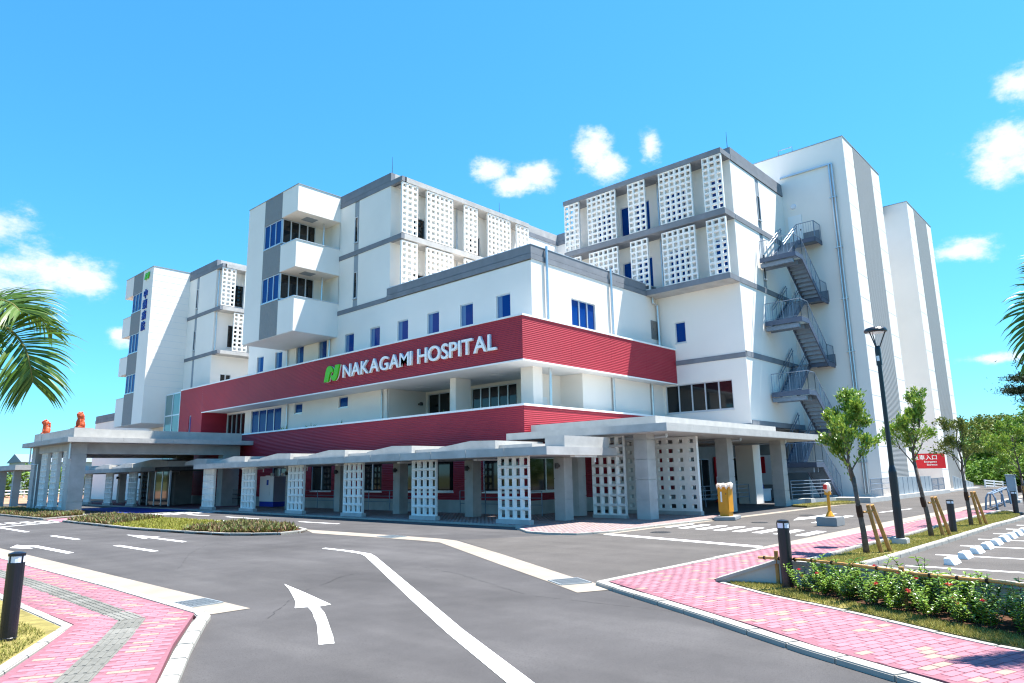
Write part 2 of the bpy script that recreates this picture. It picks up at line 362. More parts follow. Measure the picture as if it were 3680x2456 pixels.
# ================================================================== GROUND
rng = random.Random(7); nr = np.random.default_rng(7)
def inpoly(poly, x, y):
    x = np.asarray(x); y = np.asarray(y); c = np.zeros(x.shape, bool); n = len(poly)
    for i in range(n):
        x0, y0 = poly[i]; x1, y1 = poly[(i+1) % n]
        if y0 == y1: continue
        k = ((y0 > y) != (y1 > y)) & (x < (x1-x0)*(y-y0)/(y1-y0)+x0); c ^= k
    return c
def scatter(poly, n):
    a = np.array(poly); lo, hi = a.min(0), a.max(0); out = []
    tot = 0
    while tot < n:
        p = nr.uniform(lo, hi, (max(1000, n), 2)); p = p[inpoly(poly, p[:, 0], p[:, 1])]; out.append(p); tot += len(p)
        if len(p) == 0: break
    return np.concatenate(out)[:n]
g = MB(); k = 48
g.add([(40+1800*math.cos(2*math.pi*i/k), 40+1800*math.sin(2*math.pi*i/k), -.03) for i in range(k)], [tuple(range(k))])
put(g.build('ground', 'earth_green'), kind='structure')
road = put(MB().sheet([(-30,-30),(74,-30),(74,15),(70,64),(30,72),(-30,72)], 0).build('road', 'asphalt'), kind='structure')
put(MB().sheet([(10.2,-20),(32,-20),(32,3.25),(26.3,3.4),(13.6,4.02),(10.9,4.1)], .004).build('parking_lot', 'asphalt_old'), kind='structure')
put(MB().sheet([(-20,73),(60,73),(80,120),(-20,120)], -.012).build('dirt_field', 'dirt'), kind='structure')
put(MB().sheet([(13.26,14.2),(16.4,12.5),(17.0,11.9),(27,11.5),(40,11.1),(60,10.2),(74,9),(74,4),(52,5.2),(39,5.6),(20,6.2),(15.9,6.4),(12.7,6.5),(8.9,6.6),(9.5,7.2),(11.5,10.94)], .003).build('side_street', 'asphalt_old'), kind='structure')
# ---- painted markings
def mark(name, poly, z=.005, m='white_paint'): return MB().sheet(poly, z).build(name, m, road)
def line(a, b, w, name='lane_line'):
    a, b = Vector(a), Vector(b); n = (b-a).normalized(); n = Vector((-n.y, n.x))*w/2
    mark(name, [tuple(a+n), tuple(b+n), tuple(b-n), tuple(a-n)])
mark('arrow_marking', [(4.31,6.79),(4.45,6.71),(4.64,7.03),(4.81,7.34),(5.0,7.68),(5.17,7.99),(5.34,8.31),(5.52,8.72),(5.71,8.72),(6.02,9.9),(6.28,10.99),(6.04,10.42),(5.79,9.89),(5.52,9.33),(5.25,8.89),(5.40,8.81),(5.24,8.43),(5.07,8.12),(4.9,7.78),(4.73,7.49)])
mark('lane_line', [(9.87,15.55),(9.84,14.6),(9.72,13.7),(9.48,13.18),(6.51,7.89),(5.54,6.14),(4.58,4.31),(3.0,1.4),(3.2,1.3),(4.8,4.27),(5.76,6.1),(6.77,7.9),(9.62,13.0),(9.86,13.5),(9.99,14.4),(10.01,15.61)])
line((7.02,34.6),(7.0,30.2), .17); line((7.03,27.2),(7.07,24.7), .17); line((7.08,21.4),(7.1,18.7), .17); line((7.0,42.5),(7,39.9),.17); line((7.0,50),(7,46),.17)
mark('arrow_marking', [(8.63,25.24),(8.36,22.95),(8.58,23.2),(8.56,20.65),(8.74,20.8),(8.73,23.2),(8.93,23.2)])
mark('arrow_marking', [(5.05,23.35),(5.42,24.3),(5.46,23.75),(5.72,23.35),(5.74,20.25),(5.56,20.15),(5.53,23.0),(5.42,23.2),(5.38,22.45)])
line((7.05,34.7),(9.5,35.95), .18, 'stop_line')
for i in range(5): x = 7.45+i*.56; mark('crossing_stripe', [(x-.12,36.5),(x+.2,36.4),(x+.22,38.0),(x-.1,38.1)])
line((15.37,32.4),(15.37,29.3), .16); line((13.88,30.3),(13.8,26.6), .16); line((15.22,25.7),(15.3,23.0), .16); line((15.3,36.5),(15.35,34.2),.16)
for i in range(7): x = 13.9+i*.58; mark('crossing_stripe', [(x,37.4),(x+.36,37.5),(x+.36,39.2),(x,39.1)])
line((12.9,39.5),(17.3,40.3), .16, 'stop_line')
mark('entrance_blue_surface', [(14.2,41.5),(18.6,41.7),(18.8,52.0),(14.4,52.0)], .005, 'blue_floor')
mark('stop_line', [(16.95,11.75),(15.99,6.87),(15.66,6.84),(16.62,11.8)])
for i in range(8):
    y = 6.95+i*.64; x0 = 18.93+(y-7)*.17; x1 = 20.55+(y-7)*.19
    mark('crossing_stripe', [(x0,y),(x1,y+.02),(x1+.05,y+.32),(x0+.05,y+.32)])
line((23.5,8.3),(27.5,8.45), .3); line((30,8.1),(33,7.7), .14)
mark('arrow_marking', [(24.4,9.35),(26.0,9.75),(26.0,9.5),(28.6,9.4),(28.6,9.25),(26.0,9.25),(26.0,9.0)])
for x in (14.25,16.3,18.36,20.15,21.93,23.63,25.25,26.9,28.5): line((x-.03,3.52-(x-14.25)*.031),(x+.35,-3.5), .13, 'parking_line')
def crack(pts, w):
    rc = random.Random(3); P_ = [Vector(p) for p in pts]; out = []
    for a, b in zip(P_, P_[1:]):
        n = max(2, int((b-a).length/.12))
        for i in range(n): out.append(a.lerp(b, i/n)+Vector((rc.uniform(-.02, .02), rc.uniform(-.02, .02))))
    mb = MB()
    for a, b in zip(out, out[1:]):
        if rc.random() < .18: continue
        t_ = (b-a).normalized(); n_ = Vector((-t_.y, t_.x))*w*rc.uniform(.3, 1)/2; mb.sheet([tuple(a-n_), tuple(b-n_), tuple(b+n_), tuple(a+n_)], .0035)
    put(mb.build('crack', 'crack', road), kind='stuff')
crack([(4.68,8.54),(5.05,8.98),(5.61,9.6),(6.18,10.12),(6.58,10.38),(6.87,10.57),(7.21,10.83),(7.56,11.01),(7.8,11.03)], .014); crack([(8.2,3.6),(7.9,7.0),(8.8,9.4),(9.2,11.4)], .010); crack([(6.0,14.6),(7.4,17.4),(8.6,19.2),(10.2,19.6)], .012)
# ---- concrete gutters
def struct(name, mb, m): return put(mb.build(name, m), kind='structure')
struct('drain_strip', MB().sheet([(13.07,22.2),(13.24,16.14),(13.24,14.9),(13.1,14.1),(11.5,10.94),(9.62,7.44),(9.36,6.8),(9.05,6.26),(8.49,6.53),(9.08,7.61),(10.13,9.64),(12.5,14.1),(12.56,15),(12.54,16.29),(12.35,20.0),(12.7,20.8)], .006), 'gutter')
struct('gutter', MB().sheet([(4.1,9.5),(4.3,9.40),(4.86,9.37),(4.86,30),(4.84,60),(4.1,60)], .006), 'gutter')
struct('gutter', MB().sheet([(15.55,6.83),(20,6.74),(27.8,6.50),(39,6.05),(52,5.7),(52,5.2),(39,5.55),(27.8,5.95),(20,6.15),(15.9,6.35)], .006), 'gutter')
struct('gutter', MB().sheet([(16.6,12.22),(16.8,11.72),(27,11.38),(40,11.0),(40,11.35),(27,11.76),(17.3,12.1)], .006), 'gutter')
# ---- drain grates and manholes
def grate(poly, label):
    a, b, c, d = [Vector((*p, 0)) for p in poly]
    t = thing('drain_grate', label, 'drain grate', (a+c)/2)
    f = MB()
    for p, q in ((a, b), (b, c), (c, d), (d, a)): f.bar(p+Vector((0,0,.012)), q+Vector((0,0,.012)), .03, .016)
    f.build('frame', 'grate_steel', t)
    MB().sheet([tuple(v.xy) for v in (a, b, c, d)], .007).build('sump', 'iron_dark', t)
    for i in range(1, 13): s = i/13; MB().bar(a.lerp(b, s)+Vector((0,0,.011)), d.lerp(c, s)+Vector((0,0,.011)), .012, .012).build('bar', 'grate_steel', t)
    for i in range(1, 4): s = i/4; MB().bar(a.lerp(d, s)+Vector((0,0,.0125)), b.lerp(c, s)+Vector((0,0,.0125)), .01, .008).build('bar', 'grate_steel', t)
grate([(9.12,7.6),(9.6,7.38),(9.34,6.9),(8.87,7.14)], 'square steel drain grate in the concrete strip beside the right kerb tip')
grate([(4.32,10.66),(4.80,10.66),(4.81,10.1),(4.33,10.1)], 'square steel drain grate in the gutter at the left pavement corner')
grate([(12.62,17.0),(13.14,17.0),(13.15,16.3),(12.6,16.3)], 'steel drain grate in the concrete strip beyond the white kinked line')
for (x, y, r, lab) in ((18.02,10.76,.30,'dark round iron manhole cover beside the stop line near the canopy'),(22.9,9.9,.28,'iron manhole cover between the wrapped yellow box and the yellow post'),(27.2,9.9,.28,'farther iron manhole cover on the road past the yellow post')):
    t = thing('manhole_cover', lab, 'manhole', (x, y, 0))
    MB().lathe([(r,0),(r,.010),(r*.93,.012),(r*.93,.008),(0.001,.009)], (x, y, 0), 28).build('rim', 'iron_dark', t)
    m = MB()
    for i in range(-4, 5): w = math.sqrt(max(0, (r*.86)**2-(i*r*.19)**2)); m.bar((x-w, y+i*r*.19, .0125), (x+w, y+i*r*.19, .0125), .02, .006)
    m.build('tread_pattern', 'iron_dark', t)
# ---- kerbs: separate stones with open joints
def kerb(par, pts, w, z0, z1, L=.75, side=1, m='kerb_stone', joint=.005, mass=False):
    pts = [Vector(p) for p in pts]; seg = [(b-a).length for a, b in zip(pts, pts[1:])]; tot = sum(seg)
    def at(s):
        for a, b, l in zip(pts, pts[1:], seg):
            if s <= l+1e-6: return a.lerp(b, min(1, s/l))
            s -= l
        return pts[-1]
    def nor(i):
        t = Vector((0, 0))
        if i > 0: t += (pts[i]-pts[i-1]).normalized()
        if i < len(pts)-1: t += (pts[i+1]-pts[i]).normalized()
        t.normalize(); return Vector((-t.y, t.x))*side
    off = [pts[i]+nor(i)*w for i in range(len(pts))]
    cum = [0]
    for l in seg: cum.append(cum[-1]+l)
    def off_at(s):
        for i in range(len(seg)):
            if s <= cum[i+1]+1e-6: return off[i].lerp(off[i+1], (s-cum[i])/seg[i])
        return off[-1]
    n = max(1, round(tot/L)); allm = MB()
    for i in range(n):
        s0, s1 = tot*i/n+joint/2, tot*(i+1)/n-joint/2
        ss = [s0]+[c for c in cum if s0 < c < s1]+[s1]
        A = [at(s) for s in ss]; B = [off_at(s) for s in ss]
        dz = rng.uniform(-.003, .003)
        poly = [tuple(p) for p in A]+[tuple(p) for p in reversed(B)]
        if mass: allm.prism(poly, z0, z1+dz)
        else:
            mb = MB().prism(poly, z0, z1+dz); mb.build('kerb_stone', m, par, bevel=.012)
    if mass: put(allm.build('kerb_stones', m, par), kind='stuff')
def fill(name, poly, z0, z1, m): return put(MB().prism(poly, z0, z1).build(name, m), kind='structure')
def pavers(par, poly, ang, z, tan=.1, L=.2, Wd=.1, limit=300, keep=None, mass='paver_mass'):
    # running bond of single pavers; the ones that show largest are objects, the rest one mass
    c, s = math.cos(ang), math.sin(ang); a = np.array(poly)
    pu = a[:, 0]*c+a[:, 1]*s; pv = -a[:, 0]*s+a[:, 1]*c
    cells = []
    for j in range(int(math.floor(pv.min()/Wd)), int(math.ceil(pv.max()/Wd))+1):
        for i in range(int(math.floor(pu.min()/L))-1, int(math.ceil(pu.max()/L))+1):
            u = (i+(.5 if j % 2 else 0))*L; v = j*Wd; cells.append((u+L/2, v+Wd/2))
    cells = np.array(cells); X = cells[:, 0]*c-cells[:, 1]*s; Y = cells[:, 0]*s+cells[:, 1]*c
    ok = np.ones(len(X), bool)
    for du, dv in ((-.46,-.46),(.46,-.46),(.46,.46),(-.46,.46)):
        ok &= inpoly(poly, X+(du*L)*c-(dv*Wd)*s, Y+(du*L)*s+(dv*Wd)*c)
    if keep is not None: ok &= keep(X, Y)
    X, Y = X[ok], Y[ok]; dist = np.hypot(X, Y)
    D_ = X*_w.x+Y*_w.y; px = (X*_r2.x+Y*_r2.y)/np.maximum(D_, .1); vis = (D_ > 1) & (abs(px) < .78) & ((1.75-z)/np.maximum(D_, .1) < .72)
    order = np.argsort(np.where(vis, dist, 1e3+dist)); g = .0028
    def brick_mesh(m):
        mb = MB().box(-L/2+g, L/2-g, -Wd/2+g, Wd/2-g, -.05, 0); return mb.mesh('paver', m, bevel=.004)
    mp, mt = brick_mesh('paver_pink'), brick_mesh('paver_tan')
    org = ORG[par.name]; V = [[], []]; 
    for n_, idx in enumerate(order):
        x, y = X[idx], Y[idx]; t = rng.random() < tan; dz = rng.uniform(-.0018, .0018)
        if n_ < limit and vis[idx]:
            o = link('paver', mt if t else mp, par); o.location = (x-org.x, y-org.y, z-org.z+dz); o.rotation_euler = (0, 0, ang)
        else:
            q = [(-L/2+g,-Wd/2+g),(L/2-g,-Wd/2+g),(L/2-g,Wd/2-g),(-L/2+g,Wd/2-g)]
            top = [(x+a_*c-b_*s-org.x, y+a_*s+b_*c-org.y, z+dz-org.z) for a_, b_ in q]; V[t].append(top)
    for t, nm in ((0, mass), (1, 'paver_tan')):
        if V[t]:
            T = np.array(V[t]); B = T.copy(); B[:, :, 2] -= .03
            faces = [T]+[np.stack([B[:, i], B[:, (i+1) % 4], T[:, (i+1) % 4], T[:, i]], 1) for i in range(4)]
            k_ = len(T); allq = np.stack(faces, 1).reshape(-1, 3)
            me = np_mesh('pavers', allq, 4, nm)
            bm = bmesh.new(); bm.from_mesh(me); bmesh.ops.remove_doubles(bm, verts=bm.verts, dist=1e-4); bm.to_mesh(me); bm.free()
            put(link('pavers', me, par), kind='stuff')
# right pavement
PR = [(9.39,6.58),(15.81,6.41),(16.85,6.09),(23.92,5.78),(31.82,5.55),(31.95,4.51),(28.91,4.66),(24.65,4.86),(20.18,4.88),(16.85,5.04),(13.94,5.08),(10.97,5.12),(10.52,5.37),(10.25,5.18),(10,4.73),(9.64,4.18),(9.24,3.33),(8.95,2.75),(8.65,2.22),(8.39,1.76),(8.21,1.35),(8.11,1.09),(7.49,-0.42),(6.76,-2.08),(4.47,-2.29),(5.98,0.21),(6.71,1.5),(7.18,2.59),(7.72,3.49),(8.73,5.39)]
pav_r = fill('pavement', PR, -.02, .053, 'joint_sand')
pavers(pav_r, PR, R(-19), .056, tan=.075)
kerb(pav_r, [(2.7,-5.2),(4.37,-2.29),(5.82,0.26),(6.52,1.62),(7.04,2.72),(7.38,3.33),(7.87,4.19),(8.4,5.2),(8.91,6.19),(9.22,6.73)], .17, -.02, .058, L=.62, side=-1)
kerb(pav_r, [(9.22,6.73),(13.21,6.66),(15.81,6.56)], .15, -.02, .06, L=.9, side=-1)
kerb(pav_r, [(15.81,6.56),(16.85,6.26),(23.92,5.94),(31.82,5.7)], .14, -.02, .03, L=1.2, side=-1)
kerb(pav_r, [(10.32,5.1),(10.07,4.7),(9.73,4.18),(9.33,3.31),(9.05,2.72),(8.75,2.19),(8.49,1.74),(8.3,1.35),(8.22,1.09),(7.59,-0.42),(6.86,-2.08)], .10, -.02, .06, L=.6, side=-1)
kerb(pav_r, [(11.34,4.99),(13.94,4.95),(16.85,4.92),(20.18,4.75),(24.65,4.73),(28.91,4.53),(31.72,4.41),(31.77,4.21),(30.16,3.54)], .11, -.02, .082, L=.6, side=1)
# parking kerb
kerb(pav_r, [(11.13,4.09),(13.59,3.98),(14.66,3.88),(17.61,3.75),(22.26,3.58),(24.65,3.5),(26.31,3.37),(30.16,3.22)], .16, -.02, .082, L=.6, side=1)
# left pavement
PL = [(4.1,9.38),(4.14,13.24),(4.11,19.55),(4.11,62.4),(2.91,62.4),(2.89,20.8),(2.89,13.42),(2.87,12.12),(2.88,9.9),(2.29,8.78),(1.82,7.97),(0.94,6.45),(-1.04,3.12),(0.62,2.5),(1.51,4.52),(2.52,6.45),(3.23,7.85)]
pav_l = fill('pavement', PL, -.02, .053, 'joint_sand')
TACT = [(3.57,62.4),(3.6,16.64),(3.66,14.41),(3.64,12.03),(3.59,9.57),(3.06,8.55),(2.18,6.97),(0.42,3.74),(0.21,3.95),(1.99,7.22),(2.78,8.61),(3.32,9.71),(3.36,12.25),(3.33,16.64),(3.31,62.4)]
pavers(pav_l, PL, R(-29), .056, tan=.11, keep=lambda X, Y: ~inpoly(TACT, X, Y))
# tactile paving: slabs with raised guide bars
def tactile():
    path = [(0.31,3.85), (2.08,7.09), (2.91,8.58), (3.45,9.64), (3.49,12.17), (3.5,14.35), (3.46,16.64), (3.43,31.2)]
    pts = [Vector(p) for p in path]; s0 = 0
    for a, b in zip(pts, pts[1:]):
        l = (b-a).length; n = max(1, round(l/.3)); t = (b-a)/l; nn = Vector((-t.y, t.x))
        for i in range(n):
            if (a+t*(i*l/n)).length > 22: break
            c = a+t*((i+.5)*l/n); mb = MB(); h = l/n/2-.003
            def rect(u0, u1, v0, v1, z0, z1): mb.prism([tuple(c+t*u+nn*v) for u, v in ((u0,v0),(u1,v0),(u1,v1),(u0,v1))], z0, z1)
            rect(-h, h, -.15, .15, .0, .0575)
            for q in range(4): v = -.1125+q*.075; rect(-h*.86, h*.86, v-.014, v+.014, .056, .0625)
            mb.build('guide_slab', 'paver_grey', pav_l)
tactile()
kerb(pav_l, [(0.99,3.33),(1.82,4.84),(2.67,6.36),(3.27,7.5),(3.98,8.76),(4.19,9.1),(4.25,9.36)], .16, -.02, .06, L=.62, side=1)
kerb(pav_l, [(4.25,9.36),(4.3,13.21),(4.27,16.64),(4.25,20.28),(4.25,41.6)], .15, -.02, .06, L=1.0, side=1)
kerb(pav_l, [(-1.25,2.86),(0.78,6.55),(1.68,8.06),(2.15,8.87),(2.74,9.88),(2.74,12.12),(2.75,13.42),(2.77,31.2)], .13, -.02, .06, L=.6, side=-1)
# walkway pavement
PW = [(17.6,66),(17.6,15.62),(17.05,15.42),(16.0,13.98),(15.92,13.16),(16.2,12.42),(17.12,12.02),(19.45,12.0),(24.55,11.75),(24.9,12.4),(24.9,19.36),(21.9,19.36),(21.9,66)]
pav_w = fill('pavement', PW, -.02, .053, 'joint_sand')
pavers(pav_w, PW, 0, .056, mass='paver_pale', tan=.05, limit=0, keep=lambda X, Y: (Y < 42))
kerb(pav_w, [(17.45,66),(17.45,15.66),(16.93,15.45),(15.86,14.0),(15.76,13.16),(16.05,12.3),(17.06,11.88),(19.45,11.86),(24.5,11.6)], .15, -.02, .06, L=1.0, side=1)
# island beds
isl = [(9.62,36.0),(9.58,27.7),(10.05,23.3),(10.3,21.8),(10.75,20.95),(11.4,20.3),(12.2,20.45),(12.7,20.9),(13.15,22.4),(13.3,26.3),(12.85,32.2),(12.6,38.2),(11.8,38.6)]
bed1 = fill('planting_bed', isl, -.02, .05, 'soil')
kerb(bed1, isl+[isl[0]], .13, -.02, .085, L=.8, side=1)
isl2 = [(9.6,38.9),(11.9,40.6),(12.45,43),(12.4,56),(9.4,56)]
bed2 = fill('planting_bed', isl2, -.02, .05, 'soil')
kerb(bed2, isl2+[isl2[0]], .13, -.02, .085, L=.9, side=1)
fill('crossing_path', [(9.65,36.2),(11.8,38.75),(12.6,38.4),(12.5,40.9),(11.9,40.45),(9.65,38.75)], -.02, .012, 'paver_mass')
# right side lawns and soil
GS = [(11.34,4.87),(13.94,4.83),(16.85,4.78),(20.18,4.63),(24.65,4.6),(28.91,4.41),(31.41,4.26),(30.06,3.64),(26.31,3.54),(24.65,3.67),(22.26,3.74),(17.61,3.93),(14.66,4.06),(13.59,4.16),(11.34,4.21)]
fill('grass_strip', GS, -.02, .06, 'grass_base')
HV = [(10.38,5.1),(10.59,4.37),(10.35,4.11),(9.8,3.33),(9.46,2.5),(9.07,1.85),(8.84,1.2),(8.22,-0.42),(7.49,-2.08),(6.97,-2.08),(7.7,-0.42),(8.32,1.09),(8.59,1.74),(8.85,2.19),(9.15,2.72),(9.43,3.31),(9.84,4.18),(10.17,4.7)]
fill('lawn', HV, -.02, .048, 'grass_base')
SO = [(10.61,4.42),(10.76,4.21),(10.45,3.07),(10.09,2.18),(9.83,1.25),(9.05,-0.42),(8.32,-2.08),(7.49,-2.08),(8.22,-0.42),(8.84,1.2),(9.07,1.85),(9.46,2.5),(9.8,3.33),(10.35,4.11)]
fill('hedge_soil', SO, -.02, .075, 'soil')
LV = [(-8,2.86),(-1.25,2.86),(.78,6.55),(1.68,8.06),(2.15,8.87),(2.74,9.88),(2.74,12.12),(2.77,31.2),(2.77,60),(-8,60)]
fill('lawn', LV, -.02, .048, 'grass_base')
FG = [(32.9,12.6),(32.4,11.75),(37.1,11.0),(38.0,12.1)]
fill('grass_strip', FG, -.02, .09, 'grass_base')
# ---- grass blades (nobody could count them)
def blades(name, polys, label, h=.035):
    Vv = []
    for poly, n, near in polys:
        p = scatter(poly, n)
        ok = np.ones(len(p), bool)
        # worn patches without grass
        f = np.sin(p[:, 0]*2.9+1.3*np.sin(p[:, 1]*3.1))*np.sin(p[:, 1]*2.3+p[:, 0]*.7); ok &= (f < .55) | (nr.random(len(p)) < .25)
        p = p[ok]; k_ = len(p); a = nr.uniform(0, 6.28, k_); hh = h*nr.uniform(.5, 1.5, k_)*near[1]; w = .006*near[0]
        base = np.c_[p, np.full(k_, .048)]; dx = np.c_[np.cos(a)*w, np.sin(a)*w, np.zeros(k_)]
        lean = np.c_[nr.normal(0, .5, (k_, 2))*hh[:, None], hh]
        Vv.append(np.stack([base-dx, base+dx, base+lean], 1))
    me = np_mesh(name, np.concatenate(Vv), 3, 'grass_blade')
    o = link(name, me); put(o, label, 'grass', kind='stuff')
blades('grass', [(HV, 26000, (1, 1)), (GS, 60000, (1.6, 1.1)), ([(-.2,5.1),(.65,6.4),(1.52,7.85),(1.97,8.6),(2.5,9.55),(2.5,14),(.2,14)], 30000, (1, 1)), ([(2.5,14),(2.5,40),(-4,40),(-2,14)], 20000, (3, 1.4)), (FG, 9000, (3, 1.6))], 'short yellow green turf on the verges and grass strips')
# ---- island plants: rosettes of strap leaves
def rosettes(name, poly, n, m, label, size=.22, leaves=11, keep=None, z=.05):
    p = scatter(poly, n)
    if keep is not None: p = p[keep(p)]
    k_ = len(p); V = []
    for l in range(leaves):
        a = nr.uniform(0, 6.28, k_); tilt = nr.uniform(.25, 1.2, k_); ln = size*nr.uniform(.7, 1.25, k_)
        d = np.c_[np.cos(a)*np.sin(tilt), np.sin(a)*np.sin(tilt), np.cos(tilt)]*ln[:, None]; sd_ = np.c_[-np.sin(a), np.cos(a), np.zeros(k_)]*(size*.11)
        b = np.c_[p, np.full(k_, z)]
        mid = b+d*.55
        V.append(np.stack([b, mid+sd_, b+d, mid-sd_], 1))
    me = np_mesh(name, np.concatenate(V), 4, m); put(link(name, me), label, 'ground cover', kind='stuff')
isl_in = [(9.75,35.6),(9.72,27.7),(10.2,23.4),(10.45,21.9),(10.9,21.15),(11.4,20.6),(12.1,20.7),(12.5,21.1),(12.95,22.5),(13.1,26.2),(12.65,32.2),(12.4,38.0),(11.7,38.1)]
rosettes('rosette_plants', isl_in, 2300, 'leaf_rhoeo', 'dense green and purple rosette plants filling the kerbed island', .23, keep=lambda p: ~((p[:, 1] > 24.2+(p[:, 0]-10)*.7) & (p[:, 1] < 30.2+(p[:, 0]-10)*.9)))
rosettes('lime_ground_cover', [(9.75,33),(9.72,27),(10.1,23.9),(13.1,26.0),(12.75,32.5)], 2600, 'leaf_lime', 'low lime green ground cover in the middle of the island', .12, leaves=9, keep=lambda p: (p[:, 1] > 24.0+(p[:, 0]-10)*.7) & (p[:, 1] < 30.4+(p[:, 0]-10)*.9))
rosettes('rosette_plants', [(9.75,39.3),(11.8,40.8),(12.3,43),(12.3,55),(9.6,55)], 1600, 'leaf_rhoeo', 'green and purple rosette plants in the bed around the porch columns', .23, keep=lambda p: ~((p[:, 0] > 11.7) & (p[:, 1] > 43.6) & (p[:, 1] < 52)))
# ================================================================== HOSPITAL
H = thing('hospital_building', 'large white hospital with red ribbed bands, block screens and grey roof edges', 'building', (21.9, 19.36, 0))
XA, YB = 21.9, 19.36
def part(name, mb, m, **k): return mb.build(name, m, H, **k)
# ---- ground floor: plinth, red cladding, windows
part('plinth', MB().box(21.86,35.15,19.32,19.6,0,.62).box(21.86,22.2,19.6,55,0,.62), 'concrete')
m = MB()
gw = [(33.8,35.9,.97,2.44,2,'glass_dark'),(29.2,30.9,.97,2.44,2,'glass_dark'),(23.8,27.4,.97,2.42,3,'glass_dark'),(19.75,21.9,.97,2.42,2,'glass_dark'),(38.6,40.4,.97,2.44,2,'glass_dark')]
wall_win(H, m, 'A', XA, 19.36, 51.1, .62, 4.6, gw)
wall_win(H, m, 'B', YB, 21.9, 35.2, .62, 4.6, [(22.2,24.4,.97,2.42,2,'glass_dark')])
part('lower_red_cladding', m, 'red_cladding')
part('parapet_cap', MB().box(21.86,22.12,19.32,51.1,4.6,4.69).box(22.12,35.2,19.32,19.58,4.6,4.69), 'white_trim')
part('terrace_floor', MB().box(22.0,35.2,19.5,51.1,4.0,4.15), 'ceiling_grey')
m = MB(); m.box(22.02,22.14,19.5,51.1,4.1,4.58).box(22.14,35.2,19.48,19.6,4.1,4.58); part('parapet_inner', m, 'white_trim')
# red pier full height with slit window, then glazed bay
m = MB(); wall_win(H, m, 'A', XA, 51.1, 55.0, .62, 8.55, [(52.85,53.25,4.9,6.5,1,'glass_sky_tint')]); m.box(21.9,23.8,51.0,51.1,4.0,6.6); part('red_pier', m, 'red_cladding')
part('entrance_glazing_back', MB().box(22.2,22.3,55.0,57.9,0,8.5), 'glass_green')
f = MB()
for y in (55.05,56.45,57.87): f.box(21.88,21.98,y-.04,y+.04,.1,8.5)
for z in (.15,2.7,4.7,6.75,8.46): f.box(21.885,21.975,55.0,57.9,z-.05,z+.05)
gf = f.build('glazing_frame', 'alu', H)
for y0, y1 in ((55.09,56.41),(56.49,57.83)):
    for z0, z1 in ((.2,2.65),(2.75,4.65),(4.75,6.7),(6.8,8.41)): MB().box(21.92,21.94,y0,y1,z0,z1).build('pane', 'glass_green', gf)
# ---- upper red band with soffit
n_ = 9
for i in range(n_): a_ = 19.36+(51.1-19.36)*i/n_; part('cladding_panel', MB().box(21.9,22.06,a_+(.004 if i else 0),a_+(51.1-19.36)/n_-.004,6.62,8.55), 'red_cladding')
n_ = 4
for i in range(n_): a_ = 22.06+(35.25-22.06)*i/n_; part('cladding_panel', MB().box(a_+.004,a_+(35.25-22.06)/n_-.004,19.36,19.52,6.62,8.55), 'red_cladding')
part('band_backing', MB().box(22.02,22.2,19.5,51.0,6.63,8.54).box(22.2,35.2,19.48,19.6,6.63,8.54), 'iron_dark')
part('red_pier_return', MB().box(21.95,24.0,51.1,55,8.3,8.5), 'white_trim')
part('band_cap', MB().box(21.86,22.14,19.32,55.0,8.55,8.63).box(22.14,35.28,19.32,19.6,8.55,8.63), 'white_trim')
part('band_edge_trim', MB().box(21.88,22.0,19.34,51.1,6.56,6.62).box(22.0,35.25,19.34,19.46,6.56,6.62), 'white_trim')
part('band_soffit', MB().box(22.0,35.2,19.46,51.1,6.6,6.72), 'soffit')
part('band_deck', MB().box(22.1,23.9,19.6,55,8.3,8.5).box(23.9,35.2,19.6,20.5,8.3,8.5), 'concrete')
for x, y in ((24.9,29.5),(25.2,27.3),(24.6,23.4),(25.3,22.0)): part('ceiling_hatch', MB().box(x-.3,x+.3,y-.3,y+.3,6.585,6.60), 'white_trim')
# ---- recess walls behind the terrace
m = MB()
wall_win(H, m, 'A', 23.8, 31.3, 51.1, 4.1, 6.6, [(35.2,36.17,5.87,6.53,1,'glass_sky_tint'),(40.34,41.3,5.88,6.53,1,'glass_sky_tint'),(43.0,47.2,4.6,6.5,4,'glass_sky_tint'),(48.15,51.0,4.3,6.5,4,'glass_dark')])
m.box(23.8,26.6,31.25,31.35,4.1,6.6)
wall_win(H, m, 'A', 26.6, 21.7, 31.3, 4.1, 6.6, [(24.0,27.4,4.5,6.45,5,'glass_dark'),(29.2,31.1,4.2,6.45,2,'glass_dark')])
wall(m, 'B', 21.7, 24.4, 27.4, 4.1, 6.6); wall(m, 'A', 27.4, 20.3, 21.7, 4.1, 6.6)
wall_win(H, m, 'B', 20.3, 27.4, 35.2, 4.1, 6.6, [])
part('terrace_wall', m, 'white_wall')
part('terrace_pier', MB().box(23.75,24.42,20.4,21.15,4.1,6.6), 'white_wall'); part('terrace_pier', MB().box(23.65,24.7,25.5,25.92,4.1,6.6), 'white_wall')
t = MB().box(25.48,25.9,20.95,21.2,4.7,5.35); part('meter_box', MB().box(25.6,26.0,21.45,21.69,4.75,5.4), 'white_trim')
part('flood_lamp', MB().tube([(26.0,31.24,5.85),(26.0,31.05,5.85)], .05, 8).lathe([(.09,-.09),(.12,0),(.08,.1)], (26.0,31.0,5.85), 10), 'iron_dark')
